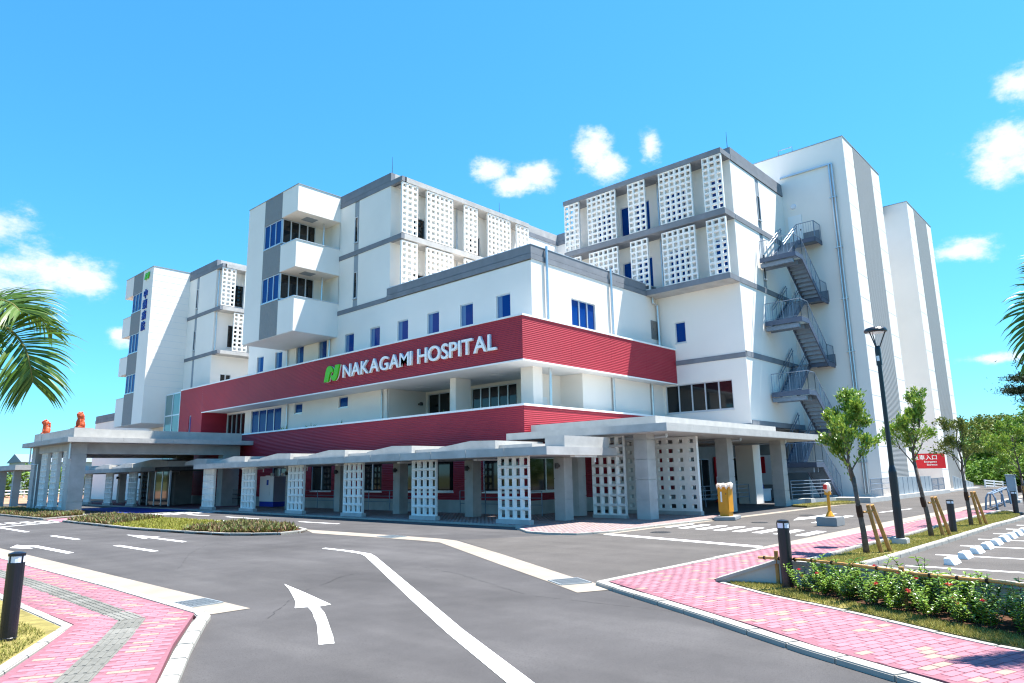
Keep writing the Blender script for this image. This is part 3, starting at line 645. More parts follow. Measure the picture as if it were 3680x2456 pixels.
# ---- white block above the band
wz = 8.9
wins = [(y0, y0+.95, 9.0, 10.38, 1, 'glass_sky_tint', 1) for y0 in (21.77,24.36,26.95,29.55,32.14,34.74,37.70,40.45,43.22,45.82)]
m = MB(); wall_win(H, m, 'A', 23.8, 20.4, 48.1, 6.7, 11.72, wins)
wall_win(H, m, 'B', 20.4, 23.8, 35.2, 6.7, 11.8, [(26.85,28.9,8.9,10.4,3,'glass_sky_tint')])
pquad(m, 'B', 48.1, [(23.8,0,6.7),(40,0,6.7),(40,0,12),(23.8,0,12)]); m.box(23.9,39.6,20.5,48.0,11.6,11.9)
part('wall', m, 'white_wall')
lv = MB().box(34.4,35.15,20.37,20.43,9.3,10.4)
for i in range(14): lv.box(34.4,35.15,20.33,20.37,9.33+i*.077,9.37+i*.077)
part('vent_louver', lv, 'grey_louver')
m = MB(); m.box(23.76,24.0,20.36,31.54,11.79,12.05).box(24.0,35.5,20.36,20.6,11.79,12.05).box(23.79,24.05,20.39,31.54,12.075,12.5).box(24.05,35.5,20.39,20.65,12.075,12.5).box(23.83,24.0,20.43,31.5,12.04,12.08).box(24.0,35.4,20.43,20.6,12.04,12.08)
part('roof_edge', m, 'grey_band')
part('roof_edge_cap', MB().box(23.77,24.1,20.37,31.54,12.5,12.53).box(24.1,35.5,20.37,20.7,12.5,12.53), 'alu')
# ---- left wing
def wing(y0, dz, far):     # y0: y of the wing's B face, screens hang 1.1 m in front
    x0 = 23.8; ya, yb = y0, y0+5.3; zt = 19.7+dz
    xe = 39.7; m = MB()
    st = (y0+3.2, y0+3.67); st2 = (y0+2.9, y0+3.3) if far else st
    wall(m, 'A', x0, ya, yb, 12.0+dz, 15.3+dz, [(st[0], st[1], 12.0+dz, 15.3+dz)], .06)
    wall(m, 'A', x0, ya, yb, 15.6+dz, 18.85+dz, [(st[0], st[1], 15.6+dz, 18.85+dz)], .06)
    bw = []
    if not far:
        for zz in (12.3, 15.9): bw += [(25.3,26.5,zz,zz+1.5,1,'glass_dark'),(30.1,31.3,zz,zz+1.5,1,'glass_dark')]
    else: bw = [(25.0,26.2,12.3,14.2,1,'glass_dark'),(25.0,26.2,15.8,17.7,1,'glass_dark')]
    wall_win(H, m, 'B', ya, x0, xe, 12.0+dz, 19.0+dz, bw)
    m.box(x0+.1,xe,ya+.1,yb+(6.5 if not far else 6.0),18.7+dz,19.1+dz)
    pquad(m, 'B', yb+6.4, [(x0,0,10.4),(xe,0,10.4),(xe,0,19),(x0,0,19)])
    part('wall', m, 'white_wall')
    for a, b in ((12.0,15.3),(15.6,18.85)):
        s = MB(); pbox(s, 'A', x0, st[0], st[1], .02, .08, a+dz, b+dz); so = part('grey_strip', s, 'grey_strip')
        window(H, 'A', x0-.05, st[0]+.06, st[1]-.06, a+dz+.52, a+dz+2.2, glass='glass_dark', dep=.08, fr=.04)
    g = MB()
    for z0, z1 in ((11.72,12.0),(15.3,15.6)): g.box(x0-.04,x0+.2,ya-1.1 if far or z0 > 13 else ya+.25,yb,z0+dz,z1+dz)
    g.box(x0-.04,x0+.3,ya-1.1,yb,18.85+dz,19.15+dz).box(x0-.015,x0+.3,ya,yb,19.18+dz,zt).box(x0+.02,x0+.3,ya+.03,yb,19.14+dz,19.19+dz)
    g.each('floor_band', 'grey_band', H)
    sl = MB(); xs = 35.15 if not far else 30
    for z0, z1 in ((11.72,12.0),(15.3,15.62),(18.85,19.15)): sl.box(x0+.2,xs,ya-1.1,ya+.15,z0+dz,z1+dz)
    sl.box(x0+.3,xe,ya,ya+.25,19.18+dz,zt); sl.each('balcony_slab', 'concrete', H)
    if not far: rows = [(x, 15.68) for x in ((23.82,25.02,3),(25.71,27.87,6),(28.85,30.03,3),(31.0,33.2,6),(33.84,35.1,3))]+[(x, 12.06) for x in ((23.82,25.02,3),(25.71,27.87,6),(28.85,30.03,3),(31.0,33.2,6))]
    else: rows = [((23.82,24.95,3),15.68),((25.75,27.9,6),15.68),((24.98,26.18,3),12.06),((26.9,29.0,6),12.06)]
    for (a, b, nc), z in rows:
        s = MB(); screen(s, 'B', ya-1.06, a, b, z+dz, z+3.14+dz, nc, 9, th=.13, hw=.58, hh=.6, flare=.68, big=(.95,1.05,.95)); part('screen_panel', s, 'screen_white')
    p = MB(); x = 23.98 if far else 29.0
    for z0, z1 in ((12.0,15.3),(15.6,18.85)): p.tube([(x+.05*(not far), ya-.12, z0+dz),(x+.05*(not far), ya-.12, z1+dz)], .05, 8)
    p.each('drain_pipe', 'galv_bright', H)
wing(31.3, 0, False); wing(54.4, -.16, True)
# projecting stair and lounge towers
def lounge(y0, s, ztop, zbot, xo=20.72):     # y0: plain end, s: +1 balconies towards larger y
    Y = lambda v: y0+s*v
    x1 = 23.8; L = 6.3; dz = ztop-19.7
    m = MB(); m2 = MB()
    wl, wr = sorted((Y(2.22), Y(4.38)))
    e0, e1 = sorted((Y(0), Y(L)));
    wz = [(16.28+dz,17.9+dz),(12.66+dz,14.32+dz)]+([(9.0,10.6)] if zbot < 9 else [])
    # solid part
    a0, a1 = sorted((Y(0), Y(4.42))); b0, b1 = sorted((Y(0), Y(2.2)))
    m.box(xo, x1, b0, b1, zbot, ztop-.04)
    c0, c1 = sorted((Y(2.2), Y(4.42))); zz = zbot
    for (z0, z1) in sorted(wz): m2.box(xo, xo+.2, c0, c1, zz, z0); zz = z1
    m2.box(xo, xo+.2, c0, c1, zz, ztop-.04)
    m.box(xo+.6, x1, c0, c1, zbot+.02, ztop-.06)
    m.box(x1, x1+.1, *sorted((Y(4.42), Y(L))), zbot, ztop-.3)
    part('lounge_tower_wall', m, 'white_wall'); m2.each('louver_panel', 'grey_louver', H)
    for z0, z1 in wz: window(H, 'A', xo, c0+.05, c1-.05, z0, z1, n=3, dep=.1)
    # balcony boxes and glazed back
    d0, d1 = sorted((Y(4.42), Y(L))); back = Y(4.42)
    boxes = [(17.93+dz, ztop-.04)]
    boxes += [(14.35+dz,16.06+dz),(max(zbot, 10.36) if zbot > 9 else 10.75,12.48+dz)]
    if zbot < 9: boxes.append((zbot, 8.7))
    for i, (z0, z1) in enumerate(boxes):
        q = MB(); q.box(xo, xo+.15, d0, d1, z0, z1).box(xo+.15, x1, *((d0, d0+.15) if s < 0 else (d1-.15, d1)), z0, z1).box(xo+.15, x1, *((d0+.15, d1) if s < 0 else (d0, d1-.15)), z0, z0+.16)
        if i == 0: q.box(xo+.15, x1, *((d0+.15, d1) if s < 0 else (d0, d1-.15)), z1-.2, z1)
        part('balcony_front', q, 'white_wall')
        if i: part('balcony_cap', MB().box(xo-.03,xo+.18,d0-.03*(s<0),d1+.03*(s>0),z1,z1+.05).box(xo+.18,x1,*((d0-.03,d0+.18) if s<0 else (d1-.18,d1+.03)),z1,z1+.05), 'alu')
        part('soffit_panel', MB().box(xo+1.0,xo+1.8,(d0+d1)/2-.35,(d0+d1)/2+.35,z0-.02,z0-.002), 'grey_strip')
    for z0, z1 in wz:
        if s < 0: window(H, 'B', back-.1, xo+.05, x1-.7, z0, z1, n=4, glass='glass_dark', dep=.1)
    pp = MB()
    for z0, z1 in ((16.06+dz,17.93+dz),(12.5+dz,14.35+dz)): pp.tube([(23.2,back-s*0+s*.9,z0),(23.2,back+s*.9,z1)], .05, 8)
    pp.each('drain_pipe', 'galv_bright', H)
    part('tower_cap', MB().box(xo-.03,x1,e0-.03,e1+.03,ztop-.04,ztop), 'grey_strip')
    j_ = MB(); yb_ = e0 if s > 0 else None
    if s > 0:
        for i_ in range(1, 19): z_ = ztop-.1-i_*.56; j_.box(xo+.02, x1-.02, e0-.006, e0+.01, z_-.012, z_+.012)
        put(part('panel_joint', j_, 'soffit'), kind='stuff')
    part('tower_soffit', MB().box(xo+.01,x1-.01,e0+.01,e1-.01,zbot-.025,zbot-.004), 'soffit')
lounge(42.86, -1, 19.7, 10.36); lounge(59.56, 1, 19.5, 6.33, 20.75)
for y in (37.3, 42.4):
    part('drain_pipe', MB().tube([(23.72,y,8.6),(23.72,y,10.34)], .05, 8), 'galv_bright')
# far wing lower walls
m = MB(); wall_win(H, m, 'B', 54.4, 23.8, 40, 6.5, 11.6, [(24.6,25.5,8.9,10.1,2,'glass_dark')]); wall(m, 'A', 23.8, 54.4, 59.56, 8.4, 11.56, [(57.6,58.0,8.4,11.56)], .06); wall_win(H, m, 'A', 23.8, 57.9, 72, 0, 6.4, [(60.0,60.9,4.6,5.8),(62.8,63.7,4.6,5.8),(66,66.9,4.6,5.8)]); m.box(23.9,40,54.5,72,11.2,11.5); wall(m, 'A', 23.8, 59.56, 66, 6.3, 19.4); part('wall', m, 'white_wall')
part('grey_strip', MB().box(23.82,23.9,57.6,58.0,8.4,11.56), 'grey_strip')
m = MB(); wall_win(H, m, 'A', 23.78, 66.1, 81, 0, 7.66, [(70.2,71.1,5.0,5.9),(73.6,74.4,5.0,5.9)]); m.box(23.9,40,66,80.9,7.3,7.6); part('low_wing_wall', m, 'white_wall')
part('low_wing_roof_edge', MB().box(23.74,24.1,66.0,81,7.66,7.98).box(23.78,24.1,66.0,81,8.0,8.42), 'grey_band')
# ---- connecting block behind the court
m = MB(); wall(m, 'A', 39.7, 26.4, 31.3, 12, 19.0); m.box(39.8,47,26.4,37,18.6,19.1); part('wall', m, 'white_wall')
part('roof_edge', MB().box(39.66,40,26.4,31.3,18.85,19.15).box(39.69,40,26.4,31.3,19.18,19.75).box(35.15,39.66,31.26,31.5,18.85,19.15), 'grey_band')
# ---- right wing
X3, Y3 = 35.2, 15.2
m = MB()
up = [(23.2,24.6),(21.9,22.6),(20.5,21.5),(18.1,19.35),(15.75,16.6)]
wl_ = [(a, b, z, z+2.2, 1, 'glass_sky_tint') for z in (12.3, 15.95) for a, b in up]
wall_win(H, m, 'A', X3, Y3, 26.4, 12.0, 19.0, wl_)
wall_win(H, m, 'A', X3, Y3, 20.4, 7.93, 11.85, [(18.62,19.3,8.95,10.18,1,'glass_sky_tint')])
wall_win(H, m, 'A', X3, Y3, 20.32, 4.1, 7.66, [(16.08,20.15,4.95,6.55,5,'glass_dark')])
strip = (38.52, 39.02)
for z0, z1 in ((15.75,18.95),(12.1,15.45),(8.02,11.8),(4.1,7.75)):
    wall(m, 'B', Y3, X3, 42.85, z0, z1, [(*strip, z0, z1)] if z0 > 12 else [], .06)
pquad(m, 'B', 26.4, [(X3,0,12),(47,0,12),(47,0,19),(X3,0,19)]); m.box(X3+.1,47,Y3+.1,26.3,18.6,19.0); m.box(X3+.05,42.8,Y3+.05,26,4.05,4.2)
part('wall', m, 'white_wall')
for z0, z1 in ((15.75,18.95),(12.1,15.45)):
    s = MB(); pbox(s, 'B', Y3, *strip, .02, .08, z0, z1); part('grey_strip', s, 'grey_strip')
    window(H, 'B', Y3-.05, strip[0]+.06, strip[1]-.06, z0+.55, z0+2.1, glass='glass_dark', dep=.08, fr=.04)
g = MB()
for z0, z1 in ((11.8,12.1),(15.45,15.78),(19.0,19.3)): g.box(34.0,X3+.1,15.17,26.25,z0,z1); 
for z0, z1 in ((11.8,12.1),(15.45,15.75),(19.0,19.3),(7.7,8.0),(4.02,4.3)): g.box(X3+.1,42.85,15.16,15.4,z0,z1)
g.box(X3+.1,42.85,15.18,15.45,19.33,19.78).box(X3+.1,X3+.35,15.45,26.3,19.33,19.78).box(X3+.12,42.8,15.22,15.4,19.29,19.34)
g.each('floor_band', 'grey_band', H)
g = MB(); g.box(35.16,35.26,15.18,20.3,7.66,7.93); g.box(35.16,35.26,15.18,19.36,4.02,4.12); g.each('floor_band', 'grey_band', H)
part('slab_soffit', MB().box(34.02,X3,15.2,20.4,11.79,11.80), 'concrete')
for z in (15.78, 12.1):
    for a, b, nc in ((25.0,26.2,3),(22.2,24.35,6),(20.1,21.3,3),(17.05,19.15,6),(15.2,16.35,3)):
        s = MB(); screen(s, 'A', 34.04, a, b, z+.03, z+3.2, nc, 9, th=.13, hw=.6, flare=.7, big=(.92,1.08,.92)); part('screen_panel', s, 'screen_white')
p = MB()
for y in (19.8, ):
    for z0, z1 in ((12.1,15.45),(15.78,19.0)): p.tube([(35.05,y,z0),(35.05,y,z1)], .05, 8)
p.each('drain_pipe', 'galv_bright', H)
for x in (24.84, 30.31): part('drain_pipe', MB().tube([(x,20.28,8.6),(x,20.28,12.6)], .07, 10), 'galv_bright')
for x in (24.75, 29.97, 33.8): part('drain_pipe', MB().tube([(x,20.2,4.2),(x,20.2,6.6)], .07, 10), 'galv_bright')
for y in (42.13, 31.75): part('drain_pipe', MB().tube([(23.72,y,4.2),(23.72,y,6.6)], .05, 8), 'galv_bright')
part('drain_pipe', MB().tube([(34.6,20.3,11.78),(34.6,20.3,11.45),(35.0,20.25,11.35),(35.0,20.25,6.7)], .07, 10), 'galv_bright')
part('corner_pillar', MB().box(35.05,35.95,15.2,16.15,0,4.05), 'white_wall')
m = MB(); wall(m, 'B', 19.36, 35.2, 42.8, 0, 4.05); wall(m, 'A', 42.7, 15.2, 19.36, 0, 4.05); part('undercroft_wall', m, 'concrete_dark')  # darker concrete here paints in the undercroft's shade
window(H, 'B', 19.3, 36.2, 38.2, .1, 2.4, n=2, glass='glass_dark', dep=.03, name='door'); window(H, 'B', 19.3, 40.0, 42.0, 1.0, 2.5, n=3, glass='glass_dark', dep=.03)
# ---- stair towers at the right
def tower(x0, x1, y0, y1, z1, s0, s1):
    m = MB(); wall(m, 'A', x0, y0, y1, 0, z1); wall(m, 'B', y0, x0, s0, 0, z1); wall(m, 'B', y0, s1, x1, 0, z1)
    pquad(m, 'A', x1, [(y0,0,0),(y1,0,0),(y1,0,z1),(y0,0,z1)]); pquad(m, 'B', y1, [(x0,0,0),(x1,0,0),(x1,0,z1),(x0,0,z1)]); m.box(x0+.1,x1-.1,y0+.1,y1-.1,z1-.3,z1-.12)
    part('stair_tower_wall', m, 'white_wall')
    part('louver_panel', MB().box(s0,s1,y0-.015,y0+.3,0,z1-.04), 'grey_louver')
    part('tower_cap', MB().box(x0-.03,x1+.03,y0-.03,y0+.25,z1-.03,z1+.02).box(x0-.03,x0+.25,y0+.25,y1,z1-.03,z1+.02), 'grey_strip')
    j = MB()
    for i in range(1, 15): z = i*z1/15; j.box(x0,s0-.02,y0-.004,y0+.01,z-.008,z+.008).box(s1+.02,x1,y0-.004,y0+.01,z-.008,z+.008)
    put(part('panel_joint', j, 'grey_strip'), kind='stuff')
tower(42.82, 50.62, 11.25, 23, 21.82, 44.8, 48.66); tower(58.25, 66.25, 11.25, 23, 22.05, 60.3, 64.5)
m = MB(); wall(m, 'B', 15.5, 50.6, 58.3, 0, 20); wall(m, 'B', 14, 66.2, 72, 0, 19); m.box(66.25,67.0,11.6,14,0,19.0); part('linking_wall', m, 'white_wall')
part('roof_unit', MB().box(57.0,58.1,13.0,13.6,21.2,22.6).box(56.9,58.2,12.95,13.65,22.6,22.7), 'iron_dark')
part('roof_rail', MB().tube([(42.9,14.3,21.8),(42.9,14.3,22.2),(42.9,15.2,22.2),(42.9,15.2,21.8)], .025, 6), 'galv')
gm = MB(); gm.box(42.68,42.82,12.05,15.2,20.18,20.28); part('gutter', gm, 'alu')
gp = MB(); 
for dy in (0, .16): gp.tube([(42.7,12.0+dy,20.2),(42.7,12.0+dy,.3)], .055, 8)
for i in range(6): gp.box(42.62,42.8,11.9,12.3,2+i*3.2,2.05+i*3.2)
part('drain_pipe', gp, 'galv_bright')
for z in (15.45, 11.72, 7.8, 3.95):
    d = part('door', MB().box(42.76,42.81,14.12,14.96,z+.02,z+2.05), 'white_trim'); MB().box(42.74,42.77,14.2,14.26,z+1.0,z+1.1).build('handle', 'iron_dark', d)
    if z < 15: part('floor_band', MB().box(42.78,42.83,13.0,14.1,z-.1,z+.6), 'grey_band')
part('floor_band', MB().box(42.78,42.83,13.15,14.1,15.55,16.24), 'grey_band')
part('wall_lamp', MB().lathe([(.16,-.03),(.19,0),(.16,.03)], (0,0,0), 16), 'lamp_glass') if False else part('wall_lamp', MB().tube([(42.82,14.56,18.13),(42.72,14.56,18.13)], [.19,.14], 16), 'lamp_glass')
for x, y, z, h in ((23.95,31.4,19.7,1.1),(35.5,15.4,19.8,1.05),(33.4,31.45,19.7,.9)): part('lightning_rod', MB().tube([(x,y,z-.1),(x,y,z+h)], [.02,.008], 6), 'iron_dark')
# ================================================================== SIGNS
def glyph(ch, h, bold=0, depth=.05):
    cu = bpy.data.curves.new('glyph', 'FONT'); cu.body = ch; cu.size = 1; cu.extrude = depth/2; cu.offset = bold; cu.resolution_u = 4
    o = bpy.data.objects.new('glyph', cu); COL.objects.link(o); dg = bpy.context.evaluated_depsgraph_get()
    me = bpy.data.meshes.new_from_object(o.evaluated_get(dg)); bpy.data.objects.remove(o)
    co = np.empty(len(me.vertices)*3, np.float32); me.vertices.foreach_get('co', co); co = co.reshape(-1, 3)
    return me, co
def letters(par, text, u0, u1, z0, z1, pos, m, gap=.1, bold=.012, depth=.1, space=.35, pl='A', name='letter', vertical=False, xs=1):
    # glyphs laid along a wall; on an A wall the reading direction is -y
    G = []; widths = []; hcap = None
    for ch in text:
        if ch == ' ': G.append(None); widths.append(space); continue
        me, co = glyph(ch, 1, bold if ch != 'M' else bold*.3, depth); lo, hi = co.min(0), co.max(0); G.append((me, co, lo, hi)); widths.append(hi[0]-lo[0])
    top = max(g[3][1] for g in G if g); bot = 0 if not vertical else None
    if vertical:
        n = len(text); zz = z1; hcell = (z1-z0)/n
        for g in G:
            me, co, lo, hi = g; sc = min(hcell*.86/(hi[1]-lo[1]), abs(u1-u0)/(hi[0]-lo[0])); c = (lo+hi)/2
            u = (co[:, 0]-c[0])*sc; v = (co[:, 1]-c[1])*sc+zz-hcell/2; zz -= hcell
            finish(me, co, u, v, (u0+u1)/2, pos, pl, depth, m, par, name)
        return
    total = sum(widths)+gap*(len(text)-1); sx = abs(u1-u0)/total; sz = (z1-z0)/top; cur = 0
    for g, w in zip(G, widths):
        if g:
            me, co, lo, hi = g; u = (co[:, 0]-lo[0]+cur)*sx; v = co[:, 1]*sz+z0
            finish(me, co, u, v, u0, pos, pl, depth, m, par, name)
        cur += w+gap
def finish(me, co, u, v, ubase, pos, pl, depth, m, par, name):
    org = ORG[par.name]; d = -(co[:, 2])-depth/2
    new = np.c_[pos+d, ubase-u, v] if pl == 'A' else np.c_[ubase+u, pos+d, v]
    new -= np.array(org); me.vertices.foreach_set('co', new.astype(np.float32).ravel()); me.update()
    me.materials.clear(); me.materials.append(MATS[m])
    link(name, me, par)
def extrude_poly(par, poly, yc, zc, sc, pos, d, m, name):
    vs = [(pos-d, yc-p[0]*sc, zc+p[1]*sc) for p in poly]+[(pos, yc-p[0]*sc, zc+p[1]*sc) for p in poly]; n = len(poly)
    mb = MB().add(vs, [tuple(range(n)), tuple(range(2*n-1, n-1, -1))]+[(i, (i+1) % n, n+(i+1) % n, n+i) for i in range(n)])
    return mb.build(name, m, par)
EL = [(-.66,-.46),(-.24,-.46),(-.165,-.25),(-.09,-.03),(-.02,.05),(.1,.09),(.22,.04),(.22,.17),(.15,.3),(.01,.41),(-.09,.44),(-.18,.44),(-.34,.39),(-.46,.26),(-.52,.08)]
ER = [(.45,.43),(.86,.43),(.71,-.12),(.63,-.29),(.51,-.41),(.42,-.45),(.34,-.46),(.25,-.44),(.17,-.4),(.05,-.28),(0,-.1),(.13,-.15),(.24,-.15),(.3,-.06),(.36,.11)]
S1 = thing('wall_sign', 'long raised white lettering with green emblem on the upper red band', 'sign', (21.8, 27.8, 7.6))
for e in (EL, ER): extrude_poly(S1, e, 33.95, 7.58, 1, 21.83, .1, 'letter_green', 'emblem'); extrude_poly(S1, e, 33.95, 7.58, .995, 21.9, .069, 'letter_white', 'emblem_edge')
letters(S1, 'NAKAGAMI', 32.8, 26.75, 7.22, 7.94, 21.89, 'letter_white', gap=.07, bold=.011, depth=.12)
letters(S1, 'HOSPITAL', 26.3, 20.86, 7.22, 7.96, 21.89, 'letter_white', gap=.07, bold=.011, depth=.12)
S2 = thing('wall_sign', 'vertical blue lettering below a small green emblem on the far white tower', 'sign', (20.7, 60.8, 16))
for e in (EL, ER): extrude_poly(S2, e, 60.8, 18.85, .62, 20.7, .08, 'letter_green', 'emblem')
letters(S2, '中頭病院', 60.35, 61.3, 14.05, 17.75, 20.74, 'letter_blue', bold=.012, depth=.08, vertical=True)
for z in (18.9,):
    pass
S3 = thing('hanging_sign', 'red emergency entrance board with white lettering on the right tower', 'sign', (56.0, 11.5, 2.1))
MB().box(55.0,55.12,10.4,12.9,1.58,2.6).build('board', 'sign_red', S3); MB().box(55.12,58.25,11.3,11.4,2.3,2.5).box(55.12,58.25,12.6,12.7,2.3,2.5).build('bracket', 'galv', S3)
letters(S3, '救急車入口', 12.72, 10.85, 2.2, 2.5, 54.995, 'sign_white', gap=.12, bold=.01, depth=.02)
letters(S3, 'Emergency', 11.65, 10.88, 1.98, 2.1, 54.995, 'sign_white', gap=.06, bold=.012, depth=.02)
letters(S3, 'Entrance', 11.5, 10.88, 1.78, 1.9, 54.995, 'sign_white', gap=.06, bold=.012, depth=.02)
S4 = thing('wall_sign', 'tall red sign board with white characters beside the undercroft pillar', 'sign', (40, 19, 1.6))
MB().box(38.8,39.4,19.2,19.28,.9,2.5).build('board', 'sign_red', S4); letters(S4, '入口', 38.9, 39.3, 1.7, 2.45, 19.19, 'sign_white', bold=.01, depth=.02, vertical=True, pl='B')
MB().box(38.85,39.35,19.17,19.2,.95,1.35).build('notice', 'sign_white', S4)
S5 = thing('wall_sign', 'narrow red and white notice board in the dark undercroft', 'sign', (40, 17, 1.6))
MB().box(42.6,42.66,17.3,18.3,.8,2.6).build('board', 'sign_white', S5); MB().box(42.57,42.6,17.75,18.2,1.5,2.5).build('red_panel', 'sign_red', S5)
# ================================================================== FIRE STAIR
ST = thing('external_staircase', 'galvanised steel fire stair zigzagging up beside the right tower', 'staircase', (38, 13.1, 0))
def rail(par, pts, base, h=1.05, step=.9, dense=.14, name='railing'):
    mb = MB(); top = [Vector(p)+Vector((0,0,h)) for p in pts]
    mb.tube(top, .022, 6)
    for a, b in zip(pts, pts[1:]):
        a, b = Vector(a), Vector(b); n = max(1, round((b-a).length/step))
        for i in range(n+1):
            p = a.lerp(b, i/n); mb.tube([p+Vector((0,0,-.15)), p+Vector((0,0,h))], .02, 5)
        if dense:
            n2 = max(1, round((b-a).length/dense))
            for i in range(1, n2): p = a.lerp(b, i/n2); mb.tube([p+Vector((0,0,.1)), p+Vector((0,0,h))], .006, 4, cap=False)
            mb.tube([a+Vector((0,0,.1)), b+Vector((0,0,.1))], .01, 5)
    return mb.build(name, 'galv', par)
floors = [15.45, 11.72, 7.82, 3.95]; halves = [13.7, 9.95, 5.9, 2.03]
def flight(xa, za, xb, zb, y0, y1):      # from (xa,za) high to (xb,zb) low
    n = 10; fl = MB()
    for y in (y0, y1): fl.bar((xa, y, za-.12), (xb, y, zb-.12), .06, .28)
    o = fl.build('stringer', 'galv_dark', ST)
    for i in range(1, n):
        x = xa+(xb-xa)*i/n; z = za+(zb-za)*i/n; d = (xb-xa)/n
        MB().box(min(x,x-d)-.02, max(x,x-d)+.02, y0+.03, y1-.03, z-.02, z+.02).box(x-.008, x+.008, y0+.03, y1-.03, z-(za-zb)/n, z-.02).build('tread', 'galv', ST)
for i in range(4):
    zf, zh = floors[i], halves[i]
    # inner flight: floor landing (tower side) down to the half landing
    flight(41.6, zf, 39.1, zh, 14.12, 15.05)
    zn = floors[i+1] if i < 3 else .25
    flight(39.1, zh, 41.7 if i < 3 else 41.3, zn, 13.1, 14.05)
    l = MB().box(38.0,39.1,13.08,15.08,zh-.06,zh); MB_ = l.build('landing', 'galv', ST)
    MB().box(37.97,38.03,13.05,15.1,zh-.24,zh+.03).box(38.03,39.1,13.05,13.11,zh-.24,zh+.03).build('edge_plate', 'galv_dark', ST)
    MB().box(38.15,38.35,13.3,15.15,zh-.5,zh-.26).box(38.8,38.95,13.3,15.15,zh-.5,zh-.26).build('support_beam', 'galv', ST)
    MB().box(41.6,42.8,13.08,15.08,zf-.06,zf).build('landing', 'galv', ST); MB().box(41.6,42.8,13.05,13.11,zf-.24,zf+.03).box(41.57,41.63,13.11,14.1,zf-.24,zf+.03).build('edge_plate', 'galv_dark', ST)
    rail(ST, [(38.0,15.05,zh),(38.0,13.08,zh),(39.1,13.08,zh)], zh)
    rail(ST, [(39.1,13.08,zh),(41.65,13.08,zn)], zh, step=.75, dense=.13); rail(ST, [(39.1,14.1,zh),(41.6,14.1,zf)], zh, step=.75, dense=.3)
    rail(ST, [(39.1,15.07,zh),(41.6,15.07,zf)], zh, step=.75, dense=0)
    rail(ST, [(41.65,13.08,zf),(42.75,13.08,zf)], zf)
    if i == 0: rail(ST, [(41.62,13.1,zf),(41.62,14.1,zf)], zf)
    for y in (14.1, 15.05): MB().tube([(39.1,y-.04,zh+.9),(41.6,y-.04,zf+.9)], .025, 6).build('handrail', 'galv', ST)
# ================================================================== COVERED WALKWAYS AND CANOPIES
def block_mesh(w, h, th, f0=.86, f1=.54):         # one hollow concrete block: wide front mouth narrowing to a hole behind
    mb = MB(); g = .003
    cf = [(-w/2+g,0,g),(w/2-g,0,g),(w/2-g,0,h-g),(-w/2+g,0,h-g)]; cb = [(p[0], th, p[2]) for p in cf]
    def sc(k, d, kz): return [(p[0]*k, d, h/2+(p[2]-h/2)*kz) for p in cf]
    hf = sc(f0, 0, f0); hb = sc(f1, th*.85, f1*1.25); hc = sc(f1, th, f1*1.25)
    for k in range(4):
        l = (k+1) % 4
        for q in ((cf[k],cf[l],hf[l],hf[k]),(hf[k],hf[l],hb[l],hb[k]),(hb[k],hb[l],hc[l],hc[k]),(cb[k],cb[l],hc[l],hc[k]),(cf[k],cf[l],cb[l],cb[k])): mb.add([(p[1], p[0], p[2]) for p in q], [(0,1,2,3)])
    return mb.mesh('block', 'screen_white')
def block_screen(par, x, y0, y1, z0, z1, nc, nrw, th=.11, plinth=True):
    w, h = (y1-y0)/nc, (z1-z0)/nrw
    key = (round(w, 4), round(h, 4), th)
    if key not in BLK: BLK[key] = block_mesh(w, h, th)
    fr = MB()
    if plinth: fr.box(x-.06, x+th+.06, y0-.06, y1+.06, .04, z0)
    else: fr.box(x-.02, x+th+.02, y0-.02, y1+.02, .04, z0)
    s = fr.build('block_screen', 'concrete', par); org = ORG[par.name]
    for i in range(nc):
        for j in range(nrw):
            o = link('block', BLK[key], s); o.location = (x-org.x, y0+(i+.5)*w-org.y, z0+j*h-org.z)
BLK = {}
def lantern(par, x, y, z):
    MB().tube([(x, y, z), (x-.1, y, z)], .06, 8).lathe([(.07,-.1),(.075,0),(.07,.1)], (x-.13, y, z), 12).build('wall_lantern', 'iron_dark', par)
def walkway(ya, yb, label, ys):
    t = thing('covered_walkway', label, 'walkway', (19.3, (ya+yb)/2, 0)); x0, x1 = 17.3, 21.3
    MB().box(x0, x1, ya, yb, 2.335, 2.345).build('soffit', 'ceiling_grey', t)
    n = round((yb-ya)/1.9)
    for i in range(n):                         # fascia cast in lengths with open joints
        a, b = ya+(yb-ya)*i/n, ya+(yb-ya)*(i+1)/n; MB().box(x0, x1, a+.009, b-.009, 2.347, 2.61).build('roof_slab', 'concrete', t)
    for y in ys:
        block_screen(t, 17.9, y-.72, y+.72, .2, 2.335, 4, 6)
        column(t, 20.0, 20.48, y-.62, y-.14, .04, 2.335, .75); lantern(t, 20.0, y-.38, 2.0)
        # sloped rooflight upstand
        a, b, c = y+4.18, y+2.4, y+1.1
        m = MB(); pts = [(a,2.612),(a,2.80),(b,2.99),(c,2.95),(c,2.612)]
        m.add([(18.2,p[0],p[1]) for p in pts]+[(20.9,p[0],p[1]) for p in pts], [(0,1,2,3,4),(9,8,7,6,5)]+[(i,(i+1)%5,5+(i+1)%5,5+i) for i in range(5)]); m.build('roof_upstand', 'concrete_light', t)
        MB().box(18.4,20.8,y-.5,y+1.1,2.612,2.78).build('roof_upstand', 'concrete_light', t)
        MB().box(19.0,20.3,y-1.9,y-1.7,2.27,2.335).tube([(20.1,y-1.8,2.3),(20.3,y-1.8,2.3),(20.3,y-1.8,2.1)], .035, 6).build('ceiling_lamp', 'white_trim', t)
    return t
CW = walkway(14.35, 40.95, 'long grey concrete walkway roof on white block screens before the red wall', [16.42+4.76*i for i in range(6)])
MB().box(18.3,20.9,14.4,15.25,2.612,2.98).build('roof_upstand', 'concrete_light', CW)
